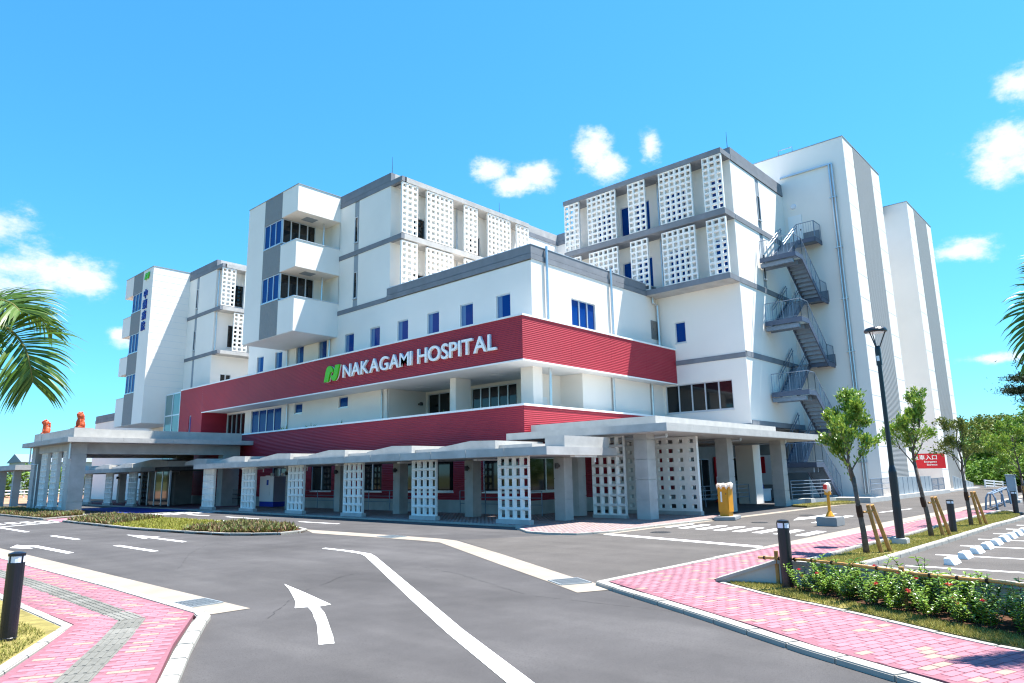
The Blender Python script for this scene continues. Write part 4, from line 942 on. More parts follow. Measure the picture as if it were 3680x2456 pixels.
column(CW, 21.75,22.25,16.5,17.0,.1,3.07,.75)
walkway(49.0, 66.0, 'farther concrete walkway roof on white block screens behind the entrance porch', [52.1,56.8,61.5])
# side walkway at far left
t = thing('covered_walkway', 'plain concrete walkway roof on grey posts at the far left', 'walkway', (12.8, 66, 0))
MB().box(11.9,14.2,56,84,2.6,2.93).build('roof_slab', 'concrete', t)
for y in (57.5,61.5,65.5,69.5,73.5,77.5,81.5):
    for x in (12.2,): column(t, x,x+.42,y,y+.42,-.02,2.6,.75)
# entrance canopy on the right
EC = thing('entrance_canopy', 'broad flat concrete canopy with stone columns over the side entrance', 'canopy', (28, 15, 0))
MB().box(20.7,35.95,11.9,19.3,3.08,3.095).build('soffit', 'ceiling_grey', EC)
for i in range(8): a = 20.7+i*15.25/8; MB().box(a+.003,a+15.25/8-.003,11.9,19.3,3.1,3.36).build('roof_slab', 'concrete_light', EC)
MB().box(22.2,33.3,13.2,19.25,3.362,3.75).build('roof_upstand', 'concrete_light', EC)
for x, y, in ((21.8,13.38),(28.1,13.3),(33.1,12.95)): column(EC, x,x+.55,y,y+.55,.0,3.08,.72)
for x in (28.1,33.1): column(EC, x,x+.5,18.3,18.8,0,3.08,.72)
block_screen(EC, 21.95, 14.5, 15.98, .16, 3.08, 4, 8, th=.13, plinth=False)
s = MB(); screen(s, 'A', 24.75, 12.98, 17.2, .2, 3.06, 9, 8, th=.16, hw=.45, big=(1,1,1.35)); so = s.build('screen_wall', 'screen_white', EC); MB().box(24.72,24.95,12.94,17.24,.0,.2).build('plinth', 'concrete', so)
for x in (22.4,28.6,33.6): MB().tube([(x,12.9,2.98),(x,18.2,2.98)], .045, 8).tube([(x,12.9,2.98),(x,12.9,3.08)], .05, 8).build('drain_pipe', 'alu', EC)
# porte cochere
PC = thing('entrance_porch', 'large concrete drive-through porch with square columns and two lion statues', 'porch', (16.5, 47, 0))
MB().box(11.35,22.35,42.95,52.3,3.88,3.895).build('soffit', 'ceiling_grey', PC)
for i in range(4): a = 11.35+i*2.75; MB().box(a+.003,a+2.747,42.95,52.3,3.9,4.15).build('roof_slab', 'concrete', PC)
MB().box(11.87,21.5,43.8,51.7,4.152,4.5).build('roof_parapet', 'concrete_light', PC); MB().box(11.86,12.12,43.79,51.71,4.152,4.68).box(12.12,21.5,43.79,44.05,4.152,4.66).box(11.83,12.8,43.76,44.6,4.2,4.71).box(11.83,12.8,50.2,51.74,4.2,4.71).build('parapet_wall', 'concrete_light', PC)
column(PC, 11.8,12.57,43.8,44.6,0,3.88,.645,g=.032); column(PC, 11.8,12.57,50.9,51.7,0,3.88,.645,g=.032)
column(PC, 20.45,21.55,44.0,44.7,0,3.88,.645,g=.032); column(PC, 20.3,21.5,50.9,51.7,0,3.88,.645,g=.032)
MB().box(11.95,12.45,44.6,50.9,3.48,3.88).box(12.57,20.45,44.02,44.5,3.27,3.88).box(12.57,20.3,51.0,51.5,3.27,3.88).build('beam', 'concrete', PC)
for y0, y1 in ((49.1,50.35),(46.95,48.15),(44.95,45.95)): block_screen(PC, 12.0, y0, y1, .35, 3.48, 3, 9, th=.2)
MB().tube([(11.72,43.75,3.88),(11.72,43.75,3.0),(11.8,43.75,2.95)], .05, 8).build('drain_pipe', 'alu', PC); MB().tube([(11.72,51.8,3.88),(11.72,51.8,2.9),(11.8,51.1,2.85),(11.9,50.6,2.85),(11.9,50.6,.2)], .04, 8).build('drain_pipe', 'alu', PC)
# entrance vestibule behind the porch
t = thing('entrance_vestibule', 'dark glazed entrance porch box with pitched concrete roof behind the drive-through', 'entrance', (19.5, 50, 0))
m = MB(); pts = [(46.5,2.6),(46.5,2.95),(49,3.12),(52.5,2.9),(52.5,2.6)]
m.add([(18.0,p[0],p[1]) for p in pts]+[(21.6,p[0],p[1]) for p in pts], [(0,1,2,3,4),(9,8,7,6,5)]+[(i,(i+1)%5,5+(i+1)%5,5+i) for i in range(5)]); m.build('roof', 'concrete_light', t)
MB().box(18.2,21.5,46.7,52.3,2.35,2.6).build('header', 'iron_dark', t)
f = MB()
for y in (46.8,48.0,49.2,50.4,51.6): f.box(18.3,18.4,y-.04,y+.04,.1,2.35)
f.build('door_frame', 'alu', t)
for y in (46.84,48.04,49.24,50.44): MB().box(18.33,18.36,y,y+1.12,.12,2.3).build('pane', 'glass_dark', t)
MB().box(18.15,18.2,47.6,48.0,2.66,2.86).build('exit_light', 'green_glow', t)
# dark back wall under the porch
# ---- shisa statues
def shisa(x, y, z, label, turn):
    t = thing('guardian_statue', label, 'statue', (x, y, z))
    bm = bmesh.new()
    def ell(c, r, rot=None):
        g_ = bmesh.ops.create_icosphere(bm, subdivisions=2, radius=1)['verts']
        M_ = Matrix.Translation(Vector(c)) @ (rot or Matrix()) @ Matrix.Diagonal((*r, 1))
        bmesh.ops.transform(bm, matrix=M_, verts=g_)
    # facing -x: haunches, chest, head, muzzle, ears, forelegs, mane, tail
    ell((.06,0,.06),(.24,.2,.07)); ell((.08,0,.24),(.2,.19,.2)); ell((.08,.13,.16),(.15,.09,.14)); ell((.08,-.13,.16),(.15,.09,.14))
    ell((-.02,0,.42),(.15,.15,.22)); ell((-.05,0,.6),(.15,.16,.14)); ell((-.06,0,.72),(.125,.125,.115)); ell((-.17,0,.69),(.085,.09,.06)); ell((-.19,0,.63),(.07,.075,.03))
    for s in (-1, 1):
        ell((-.12,s*.1,.24),(.05,.055,.2)); ell((-.17,s*.1,.06),(.085,.06,.05)); ell((-.0,s*.1,.8),(.03,.04,.06)); ell((-.15,s*.055,.755),(.03,.03,.03)); ell((.0,s*.14,.62),(.07,.05,.11))
    ell((.2,0,.46),(.06,.07,.17)); ell((.2,0,.62),(.05,.05,.07)); ell((.05,0,.66),(.1,.14,.14))
    me = bpy.data.meshes.new('statue_body'); bm.to_mesh(me); bm.free(); me.materials.append(MATS['clay_red'])
    o = link('body', me, t); rm = o.modifiers.new('r', 'REMESH'); rm.mode = 'VOXEL'; rm.voxel_size = .022; rm.use_smooth_shade = True
    dg = bpy.context.evaluated_depsgraph_get(); me2 = bpy.data.meshes.new_from_object(o.evaluated_get(dg)); o.modifiers.clear(); o.data = me2
    o.rotation_euler = (0, 0, turn); o.scale = (1, 1, 1.12)
    MB().box(x-.24,x+.28,y-.22,y+.22,z-.02,z+.03).build('base', 'clay_red', t)
shisa(12.2, 44.2, 4.70, 'red clay guardian lion statue on the near corner of the porch roof', .5)
shisa(12.2, 51.0, 4.70, 'red clay guardian lion statue on the far left corner of the porch roof', -.3)
# ---- railings along the wall under the walkway
def railing(name, pts, label, h=.95, n_h=2, vert=0, m='galv'):
    t = thing(name, label, 'railing', pts[0]); 
    for a, b in zip(pts, pts[1:]):
        a, b = Vector(a), Vector(b); L_ = (b-a).length; n = max(1, round(L_/1.6))
        for i in range(n+1): p = a.lerp(b, i/n); MB().tube([p, p+Vector((0,0,h))], .022, 6).build('post', m, t)
        for q in range(n_h+1): z = h*(1-q/(n_h+1)*.85); MB().tube([a+Vector((0,0,z)), b+Vector((0,0,z))], .018, 6).build('rail', m, t)
        if vert:
            mb = MB(); k_ = round(L_/vert)
            for i in range(k_): p = a.lerp(b, i/k_); mb.tube([p+Vector((0,0,.1)), p+Vector((0,0,h))], .009, 4)
            put(mb.build('bars', m, t), kind='stuff')
railing('metal_railing', [(21.2,17.9,.1),(21.2,22.6,.1)], 'thin metal railing before the red wall at the near walkway end')
railing('metal_railing', [(21.2,24.2,.1),(21.2,31.0,.1)], 'thin metal railing before the dark middle walkway windows', vert=.0)
railing('metal_railing', [(21.2,32.4,.1),(21.2,37.2,.1)], 'thin metal railing between the white cabinet and the middle screens')
railing('metal_railing', [(21.2,41.5,.1),(21.2,46.5,.1)], 'dark metal railing at the far end of the walkway', m='iron_dark', vert=.15)
railing('metal_railing', [(20.6,53,.1),(20.6,60,.1)], 'dark metal railing behind the porch walkway', m='iron_dark', vert=.3)
railing('metal_railing', [(28.7,15.6,.05),(34.9,15.5,.05)], 'metal railing in the shade beneath the entrance canopy', n_h=3)
railing('metal_railing', [(34.3,13.1,.2),(37.6,12.3,.2),(37.8,12.9,.2)], 'bright metal railing on the low wall under the fire stair', n_h=4)
railing('metal_railing', [(39.3,10.9,.2),(42.7,10.75,.2)], 'metal railing with vertical bars left of the grey panel fence', vert=.14)
# ---- white cabinet (vending machine) on the walkway
t = thing('vending_cabinet', 'white and blue cabinet standing against the red wall under the walkway', 'cabinet', (20.9, 38.8, .1))
MB().box(20.72,21.5,37.95,39.6,.4,1.86).build('body', 'vend_white', t, bevel=.02); MB().box(20.75,21.5,37.97,39.58,.11,.4).build('base', 'vend_blue', t)
MB().box(20.70,20.72,38.35,38.9,.75,1.9).build('front_panel', 'vend_white', t); MB().box(20.69,20.70,38.5,38.72,1.35,1.65).build('emblem_panel', 'vend_blue', t)
MB().box(20.73,21.48,37.93,37.95,.42,1.84).build('side_panel', 'vend_side', t)
for y in (38.1,39.3): MB().box(21.3,21.4,y-.12,y+.12,1.87,2.05).build('top_sign', 'sign_white', t)
t = thing('vending_cabinet', 'pale cabinet seen between the screens behind the entrance porch', 'cabinet', (20.9, 57.5, .1))
MB().box(20.9,21.4,57.9,58.9,.15,1.8).build('body', 'vend_white', t, bevel=.02); MB().box(20.88,20.9,58.2,58.5,1.2,1.5).build('emblem_panel', 'vend_blue', t); MB().box(20.92,21.4,57.92,58.88,.1,.15).build('base', 'vend_blue', t)
# ---- cones, boxes under the canopy
def cone(x, y, z, label):
    t = thing('traffic_cone', label, 'cone', (x, y, z)); MB().box(x-.17,x+.17,y-.17,y+.17,z,z+.03).build('base', 'cone_red', t)
    m = MB(); m2 = MB(); rr = lambda h: .13-.1*h/.66
    for i, (a, b) in enumerate(((.03,.2),(.2,.32),(.32,.44),(.44,.56),(.56,.68))): (m if i % 2 == 0 else m2).lathe([(rr(a),a),(rr(b),b)], (x, y, z), 14)
    m.build('body', 'cone_red', t); m2.build('reflective_band', 'sign_white', t)
cone(29.2,17.6,.02,'red and white traffic cone left of the middle canopy column'); cone(35.9,17.7,.02,'red and white traffic cone right of the middle canopy column')
t = thing('storage_box', 'white plastic storage box beneath the canopy beside the white pillar', 'box', (37.6,16.2,0)); MB().box(36.4,38.4,15.8,16.5,.02,.62).build('body', 'vend_white', t, bevel=.02); MB().box(36.36,38.44,15.76,16.54,.62,.68).build('lid', 'vend_white', t)
t = thing('covered_goods', 'crumpled blue plastic sheet heaped on the white box', 'tarpaulin', (37.6,16.2,.69))
bm = bmesh.new(); bmesh.ops.create_icosphere(bm, subdivisions=3, radius=1)
for v in bm.verts: n_ = math.sin(v.co.x*7+v.co.y*5)*.12+math.sin(v.co.z*9+v.co.x*4)*.1; v.co = Vector((v.co.x*(.55+n_*.4), v.co.y*(.26+n_*.2), max(0, v.co.z*.34*(1+n_*2))+0))
me = bpy.data.meshes.new('sheet'); bm.to_mesh(me); bm.free(); me.materials.append(MATS['vend_blue']); link('sheet', me, t)
# ---- low concrete plinth by the fire stair
t = thing('low_wall', 'low concrete wall edging the grass below the fire stair', 'wall', (36, 12.3, 0))
MB().prism([(34.3,13.25),(37.7,12.15),(37.75,12.3),(34.35,13.4)], 0, .25).box(37.7,38.7,10.55,12.3,0,.25).box(35.4,36.0,12.6,13.2,0,.27).build('wall', 'concrete_light', t)
t = thing('low_wall', 'long low concrete kerb wall at the foot of the towers', 'wall', (45, 10.5, 0))
MB().prism([(38.7,10.55),(48,10.2),(53,9.95),(53,10.2),(48,10.5),(38.7,10.9)], 0, .22).build('wall', 'concrete_light', t)
fill('yard', [(38.7,10.9),(53,10.2),(64,10.0),(64,15.5),(38.7,15.1)], -.02, .1, 'concrete_light')
# ---- grey panel fences
def panel_fence(pts, label, h, w=.5):
    t = thing('panel_fence', label, 'fence', (*pts[0], 0))
    for (a, ha), (b, hb) in zip(zip(pts, h), zip(pts[1:], h[1:])):
        a, b = Vector((*a, 0)), Vector((*b, 0)); n = max(1, round((b-a).length/w))
        for i in range(n):
            p, q_ = a.lerp(b, (i+.01)/n), a.lerp(b, (i+.99)/n); z0 = ha[0]+(hb[0]-ha[0])*(i+.5)/n; z1 = ha[1]+(hb[1]-ha[1])*(i+.5)/n
            nn = (q_-p).normalized().cross(Vector((0,0,1)))*.03*(1 if i % 2 else .4)
            MB().add([p+nn+Vector((0,0,z0)), q_+nn+Vector((0,0,z0)), q_+nn+Vector((0,0,z1)), p+nn+Vector((0,0,z1)), p-nn+Vector((0,0,z0)), q_-nn+Vector((0,0,z0)), q_-nn+Vector((0,0,z1)), p-nn+Vector((0,0,z1))], [(0,1,2,3),(7,6,5,4),(0,4,5,1),(3,2,6,7),(0,3,7,4),(1,5,6,2)]).build('panel', 'steel_panel', t)
panel_fence([(42.6,10.55),(50.6,10.5)], 'long grey ribbed metal panel fence at the tower foot', [(.12,1.18),(.12,1.12)])
panel_fence([(57.2,10.5),(64.5,10.5)], 'sloping grey metal panel fence along the far ramp', [(0,1.05),(-.1,.4)])
t = thing('metal_gate', 'grey barred metal gate between the two panel fences', 'gate', (52.5,10.5,0))
for x in (50.9,52.6,54.3): MB().box(x-.03,x+.03,10.47,10.53,.1,.95).build('post', 'galv', t)
for z in (.12,.5,.93): MB().box(50.9,54.3,10.48,10.52,z,z+.05).build('rail', 'galv', t)
for i in range(20): x = 51.05+i*.165; MB().box(x,x+.02,10.49,10.51,.15,.93).build('bar', 'galv', t)
# ---- white guard rail descending at the right
t = thing('guard_rail', 'white post and rail fence descending beside the far trees', 'fence', (68, 10.6, 0))
for i in range(7): x = 66+i*2.2; MB().box(x-.06,x+.06,9.9-i*.28,10.0-i*.28,-.6,.62-i*.11).build('post', 'white_trim', t)
for k_ in range(4): MB().bar((66,9.95,.55-k_*.2),(79.2,8.3,-.12-k_*.2), .05, .1).build('rail', 'white_trim', t)
# ---- yellow wrapped ticket machine and reader post
t = thing('ticket_machine', 'yellow parking machine wrapped in clear plastic on a concrete slab', 'ticket machine', (23.6,11.5,0))
MB().prism([(22.95,11.55),(23.35,10.95),(24.6,11.3),(24.2,11.95)], 0, .13).build('base', 'concrete_dark', t, bevel=.02)
x, y = 23.75, 11.45
MB().box(x-.17,x+.17,y-.17,y+.17,.13,.26).build('plinth', 'yellow_paint', t); MB().box(x-.2,x+.2,y-.2,y+.2,.26,1.15).build('cabinet', 'yellow_paint', t, bevel=.02)
MB().box(x-.205,x-.201,y+.03,y+.09,.62,.98).build('label_strip', 'sign_white', t)
MB().box(x-.205,x-.201,y-.14,y-.11,.88,.93).build('lock', 'iron_dark', t)
wr = MB(); kk = 28; rings = []
for j, z in enumerate((.3,.5,.75,1.0,1.12,1.2,1.26,1.22)):
    r_ = (.24,.25,.26,.27,.28,.285,.24,.12)[j]
    rings.append([(x+r_*math.cos(2*math.pi*i/kk)*(1+.05*math.sin(i*2.7+j))*1.08, y+r_*math.sin(2*math.pi*i/kk)*(1+.05*math.sin(i*3.9+j*2)), z+(.05*math.sin(i*2.1)+.03*math.sin(i*4.3) if j > 3 else 0)) for i in range(kk)])
top_only = rings[4:]
wr.add([p for r_ in top_only for p in r_], [(a*kk+i, a*kk+(i+1)%kk, (a+1)*kk+(i+1)%kk, (a+1)*kk+i) for a in range(len(top_only)-1) for i in range(kk)]); wr.build('plastic_wrap', 'plastic_wrap', t)
t = thing('card_reader', 'yellow post with bagged head standing on a concrete block', 'card reader', (22.6,7.5,0))
MB().box(22.3,23.05,7.25,7.85,0,.27).build('base', 'concrete_dark', t, bevel=.015); x, y = 22.68, 7.55
MB().lathe([(.13,.27),(.13,.29),(.045,.44),(.045,.95),(.06,.96)], (x, y, 0), 10).build('post', 'yellow_paint', t)
MB().box(x-.07,x+.07,y-.08,y+.08,.93,1.05).build('bracket', 'yellow_paint', t); MB().lathe([(.075,1.0),(.1,1.05),(.105,1.16),(.09,1.25),(.04,1.29)], (x, y, 0), 9).build('plastic_bag', 'plastic_wrap', t); MB().box(x-.16,x-.08,y-.02,y+.07,1.1,1.24).build('lens', 'cone_red', t)
# ================================================================== STREET FURNITURE
def bollard(x, y, z, h, label, lean=0, r=.085):
    t = thing('bollard', label, 'bollard', (x, y, z), 'black light bollards')
    k_ = h/1.0
    MB().lathe([(r*1.05,0),(r*1.05,.03),(r,.035),(r,.875*k_),(r*.98,.88*k_)], (x, y, z), 20).build('body', 'black_paint', t, smooth=False)
    MB().lathe([(r*.95,.88*k_),(r*.95,.955*k_)], (x, y, z), 16).build('lamp_glass', 'lamp_glass', t)
    m = MB()
    for i in range(4): a = i*math.pi/2+.5; m.box(x+math.cos(a)*r*.95-.008, x+math.cos(a)*r*.95+.008, y+math.sin(a)*r*.95-.008, y+math.sin(a)*r*.95+.008, z+.88*k_, z+.96*k_)
    m.build('lamp_bars', 'black_paint', t)
    MB().lathe([(r*1.0,.955*k_),(r*1.0,.985*k_),(r*.5,1.0*k_),(.005,1.003*k_)], (x, y, z), 20).build('cap', 'black_paint', t)
bollard(2.15,9.58,.045,.94,'black light bollard on the lawn at the left edge beside the palm')
bollard(10.34,4.12,.045,.97,'black light bollard at the near end of the flowering hedge')
bollard(21.27,4.04,.05,.83,'black light bollard on the grass between the second and third young trees')
bollard(30.06,3.74,.03,.81,'black light bollard at the right edge beside the steel rack')
bollard(43.0,4.9,.05,.9,'distant light bollard at the right edge behind the grey cabinet')
lx, ly, lz = 17.47, 4.36, .05
SL = thing('street_lamp', 'tall black street lamp with round flat head between two young trees', 'street lamp', (lx, ly, lz))
MB().box(lx-.15,lx+.15,ly-.15,ly+.15,0,.19).build('footing', 'concrete_light', SL, bevel=.015)
MB().lathe([(.088,.19),(.088,.86),(.083,.97),(.083,1.64),(.052,1.78),(.046,4.1)], (lx,ly,0), 16).build('pole', 'black_paint', SL)
MB().lathe([(.062,4.07),(.062,4.45),(.05,4.53)], (lx,ly,0), 14).build('neck', 'black_paint', SL)
MB().box(lx-.068,lx-.06,ly-.03,ly+.03,4.17,4.29).build('notice_plate', 'sign_white', SL)
for i in range(3): a = i*2.094+.6; MB().tube([(lx+.04*math.cos(a),ly+.04*math.sin(a),4.48),(lx+.2*math.cos(a),ly+.2*math.sin(a),4.86)], .014, 6).build('arm', 'black_paint', SL)
MB().lathe([(.22,4.85),(.245,4.87),(.245,4.91),(.21,4.95),(.1,4.98),(.01,4.99)], (lx,ly,0), 24).build('head', 'black_paint', SL); MB().lathe([(.19,4.842),(.19,4.851)], (lx,ly,0), 20).build('diffuser', 'lamp_glass', SL)
# wheel stops
def wheel_stop_mesh():
    l = .6; mb = MB(); prof = [(-.075,0),(-.06,.125),(.06,.125),(.075,0)]
    # long along the local y axis, chamfered ends like the photo's wedge-shaped blocks
    vs = [(px, -l/2, pz) for px, pz in ((-.09,0),(.09,0))]
    mb.add([(-.25,-.1,0),(.25,-.1,0),(.25,.075,0),(-.25,.075,0),(-.25,-.03,.115),(.25,-.03,.115),(.25,.07,.115),(-.25,.07,.115)], [(3,2,1,0),(4,5,6,7),(0,1,5,4),(1,2,6,5),(2,3,7,6),(3,0,4,7)])
    return mb.mesh('wheel_stop', 'white_paint', bevel=.008)
wsm = wheel_stop_mesh()
xs = [14.9,15.95,16.97,17.98,18.95,19.88,20.75,21.6,22.5,23.35,24.2,25.0]
for i, x in enumerate(xs):
    o = link('wheel_stop', wsm); o.location = (x, 2.92-(x-14.9)*.029, .004); o.rotation_euler = (0, 0, R(-2)); o.scale = (1, 1, 1.05); put(o, f'{ORD[i]} white concrete wheel stop in the car park counting from the hedge', 'wheel stop', 'wheel stops in the car park')
# low hedge wall with sloped end, and its cap
HW = thing('low_wall', 'low concrete retaining wall with sloped end behind the flowering hedge', 'wall', (10.5,3.6,.05))
cl = [(10.42,5.25),(10.63,4.37),(10.69,4.21),(10.58,3.07),(10.28,2.18),(9.96,1.25),(9.31,-.42),(8.63,-2.1)]
m = MB(); c2 = MB()
def wsec(a, b, za, zb, w=.09):
    a, b = Vector((*a, 0)), Vector((*b, 0)); n = (b-a).normalized(); n = Vector((-n.y, n.x, 0))
    def blk(mb, w_, l0a, l0b, h0a, h0b): mb.add([a-n*w_+Vector((0,0,l0a)), a+n*w_+Vector((0,0,l0a)), b+n*w_+Vector((0,0,l0b)), b-n*w_+Vector((0,0,l0b)), a-n*w_+Vector((0,0,h0a)), a+n*w_+Vector((0,0,h0a)), b+n*w_+Vector((0,0,h0b)), b-n*w_+Vector((0,0,h0b))], [(3,2,1,0),(4,5,6,7),(0,1,5,4),(1,2,6,5),(2,3,7,6),(3,0,4,7)])
    blk(m, w, .0, .0, za-.05, zb-.05); blk(c2, w+.035, za-.048, zb-.048, za, zb)
zz = [.10,.41,.41,.41,.41,.41,.41,.41]
for i in range(len(cl)-1): wsec(cl[i], cl[i+1], zz[i], zz[i+1])
m.build('wall_face', 'concrete_light', HW); c2.build('coping', 'kerb_stone', HW)
# bamboo rail
BF = thing('bamboo_rail', 'tied bamboo rail on short posts running through the flowering hedge', 'fence', (9.8,3.5,.12))
rp = [(10.63,4.56,.42),(10.38,3.87,.46),(9.93,3.02,.49),(9.59,2.18,.48),(9.31,1.4,.50),(8.63,-.1,.48),(7.9,-1.66,.48)]
for a, b in zip(rp, rp[1:]):
    a, b = Vector(a), Vector(b); e = (b-a).normalized()*.12; mb = MB().tube([a-e, a.lerp(b,.3), a.lerp(b,.6), b+e], [.021,.020,.019,.017], 8)
    for q_ in (.15,.45,.75): p = a.lerp(b, q_); d = (b-a).normalized()*.008; mb.tube([p-d, p+d], .0235, 8)
    mb.build('bamboo_cane', 'bamboo', BF)
for i, (x, y) in enumerate(((10.56,4.35),(9.69,2.45),(8.53,-.26))):
    MB().tube([(x,y,.03),(x,y,.54)], .033, 8).build('post', 'wood_stake', BF)
for i in range(14):
    s_ = i/13*5; k_ = min(int(s_), 4); p = Vector(rp[k_]).lerp(Vector(rp[k_+1]), s_-k_); d = (Vector(rp[k_+1])-Vector(rp[k_])).normalized()*.014; MB().tube([p-d, p+d], .028, 8).build('rope_tie', 'rope_dark', BF)
# steel tube rack and grey cabinet
RK = thing('tube_rack', 'folding grey steel tube rack standing on the asphalt at the right', 'rack', (35.5,5.1,0))
for x, y0, y1, h in ((33.3,4.72,5.12,.62),(36.0,4.84,5.36,.68),(38.6,4.95,5.3,.70)):
    MB().tube([(x,y0,0),(x+.05,y0+.05,h*.75),(x+.1,(y0+y1)/2-.08,h),(x+.1,(y0+y1)/2+.08,h),(x+.05,y1-.05,h*.75),(x,y1,0)], .035, 8).build('leg_frame', 'galv', RK)
MB().tube([(33.4,4.85,.62),(38.7,5.05,.70)], .035, 8).tube([(33.4,5.0,.62),(38.7,5.2,.70)], .03, 8).build('top_tube', 'galv', RK); MB().tube([(33.3,4.9,.12),(38.6,5.1,.15)], .025, 6).tube([(33.2,4.75,.1),(38,5.3,.1)], .025, 6).build('brace', 'galv_dark', RK)
CB = thing('utility_cabinet', 'slim grey utility cabinet on a concrete foot by the far trees', 'cabinet', (40.2,5.0,0))
MB().box(39.9,40.6,4.75,5.3,0,.12).build('foot', 'concrete_light', CB); MB().box(40.05,40.45,4.86,5.2,.12,1.24).build('body', 'steel_panel', CB, bevel=.015); MB().box(40.0,40.5,4.83,5.23,1.24,1.28).build('lid', 'steel_panel', CB)
for z in (.85,1.0): MB().box(40.1,40.2,4.84,4.86,z,z+.07).build('hinge', 'galv_bright', CB)
# ================================================================== VEGETATION
def leaf_quads(pts, size, rg, up=.5, aspect=.42, dirs=None):
    k_ = len(pts); d = rg.normal(0, 1, (k_, 3)); d[:, 2] = d[:, 2]*.6+up*.6
    if dirs is not None: d = d*.7+dirs*1.2
    d /= np.linalg.norm(d, axis=1)[:, None]+1e-9
    r_ = rg.normal(0, 1, (k_, 3)); s_ = np.cross(d, r_); s_ /= np.linalg.norm(s_, axis=1)[:, None]+1e-9
    ln = size*rg.uniform(.6, 1.25, k_)[:, None]; n_ = np.cross(d, s_)*ln*.08
    b = pts; mid = b+d*ln*.5
    return np.stack([b, mid+s_*ln*aspect*.5+n_, b+d*ln, mid-s_*ln*aspect*.5+n_], 1)
def grow(rg, base, d, length, rad, depth, mb, tips, spread=.55, upb=.25, seg=3, kids=(2, 3), ratio=.72):
    p = Vector(base); pts = [p.copy()]; rr = [rad]; d = Vector(d).normalized()
    for i in range(seg):
        d = (d+Vector(rg.normal(0, .12, 3))+Vector((0, 0, upb*.25))).normalized(); p = p+d*length/seg; pts.append(p.copy()); rr.append(rad*(1-.45*(i+1)/seg))
    mb.tube(pts, rr, 6 if rad > .012 else 4)
    if depth <= 3:
        for q_ in (pts[1:] if depth < 3 else pts[2:]): tips.append((q_.copy(), d.copy()))
    if depth == 0: return
    for _ in range(rg.integers(kids[0], kids[1]+1)):
        nd = (d+Vector(rg.normal(0, spread, 3))+Vector((0, 0, upb))).normalized()
        st = pts[-1] if rg.random() < .6 else pts[-2].lerp(pts[-1], rg.random())
        grow(rg, st, nd, length*ratio*rg.uniform(.8, 1.15), rr[-1]*.75, depth-1, mb, tips, spread, upb, seg, kids, ratio)
def young_tree(seed, x, y, zf, ztop, label, nleaf, w=1, lean=(0, 0), leafm='leaf_tree', dens=.5):
    rg = np.random.default_rng(seed); t = thing('young_tree', label, 'tree', (x, y, .06), 'staked young trees along the car park')
    mb = MB(); z0 = .03; tips = []
    fx, fy = x+lean[0], y+lean[1]
    tr = [(x, y, z0), (x+lean[0]*.25+.015, y+lean[1]*.2, z0+(zf-z0)*.3), (x+lean[0]*.6-.012, y+lean[1]*.6, z0+(zf-z0)*.65), (fx, fy, zf)]
    mb.tube(tr, [.062, .052, .045, .038], 10)
    h = ztop-zf; lead = [Vector((fx, fy, zf))]
    for i in range(4): lead.append(lead[-1]+Vector((rg.normal(0, .05), rg.normal(0, .05), h*.19)))
    mb.tube(lead, [.036, .028, .021, .015, .010], 8)
    tips += [(q_.copy(), Vector((0, 0, 1))) for q_ in lead[2:]]
    nb = 9
    for i in range(nb):
        f_ = i/(nb-1); a = i*2.4+rg.uniform(-.5, .5); s_ = f_*3.2; k_ = int(s_); p = lead[k_].lerp(lead[k_+1], s_-k_)-Vector((0, 0, .25*(1-f_)))
        up = rg.uniform(.9, 1.5)+.4*f_; d = Vector((math.cos(a)*.75*w, math.sin(a)*.75*w, up))
        grow(rg, p, d, h*(.34-.12*f_)*rg.uniform(.8, 1.15), .019-.006*f_, 3, mb, tips, spread=.36, upb=.16, ratio=.6)
    mb.build('trunk', 'bark_grey', t, smooth=True)
    P_ = np.array([p for p, d in tips]); Dd = np.array([d for p, d in tips])
    sel = rg.random(len(P_)) < (.55+.45*dens); P_, Dd = P_[sel], Dd[sel]
    idx = rg.integers(0, len(P_), nleaf); pts = P_[idx]+rg.normal(0, .05, (nleaf, 3)); q_ = leaf_quads(pts, .09, rg, dirs=Dd[idx])
    me = np_mesh('crown', q_-np.array(ORG[t.name]), 4, leafm); link('crown', me, t)
    return t
def support(x, y, lean, label):
    t = thing('tree_stakes', label, 'stakes', (x, y, .06), 'wooden stake pairs holding the young trees')
    for k_, (ox, oy, tx) in enumerate(((.28,-.2,.1),(.62,-.28,.18))):
        MB().tube([(x+ox, y+oy, .02), (x+tx, y-.09-.06*k_, 1.0)], [.042, .036], 10).build('stake', 'wood_stake', t)
    MB().tube([(x+.0, y-.02, .86), (x+.13, y-.1, .87), (x+.22, y-.15, .87)], .025, 6).build('rope_tie', 'bamboo', t)
    MB().tube([(x+lean[0]*.42, y+lean[1]*.42, .76), (x+lean[0]*.5, y+lean[1]*.5, .88), (x+lean[0]*.58, y+lean[1]*.58, 1.0)], [.056, .062, .055], 10).build('burlap_wrap', 'burlap', t)
young_tree(11, 15.26, 4.45, 1.55, 3.2, 'nearest staked young tree with dense green leaves before the lamp post', 5600, lean=(-.05, .08))
young_tree(23, 19.6, 4.2, 1.85, 3.42, 'second staked young tree, leaning trunk, in front of the red sign', 4200, lean=(-.05, .16), dens=.2)
young_tree(37, 23.67, 4.04, 1.6, 3.12, 'third staked young tree with sparse dull leaves at the tower edge', 2600, w=1.1, lean=(.05, .05), leafm='leaf_dry', dens=.0)
young_tree(41, 30.9, 3.54, 1.25, 3.3, 'bushy staked young tree at the right edge of the picture', 5200, w=1.7, lean=(0, 0), dens=1)
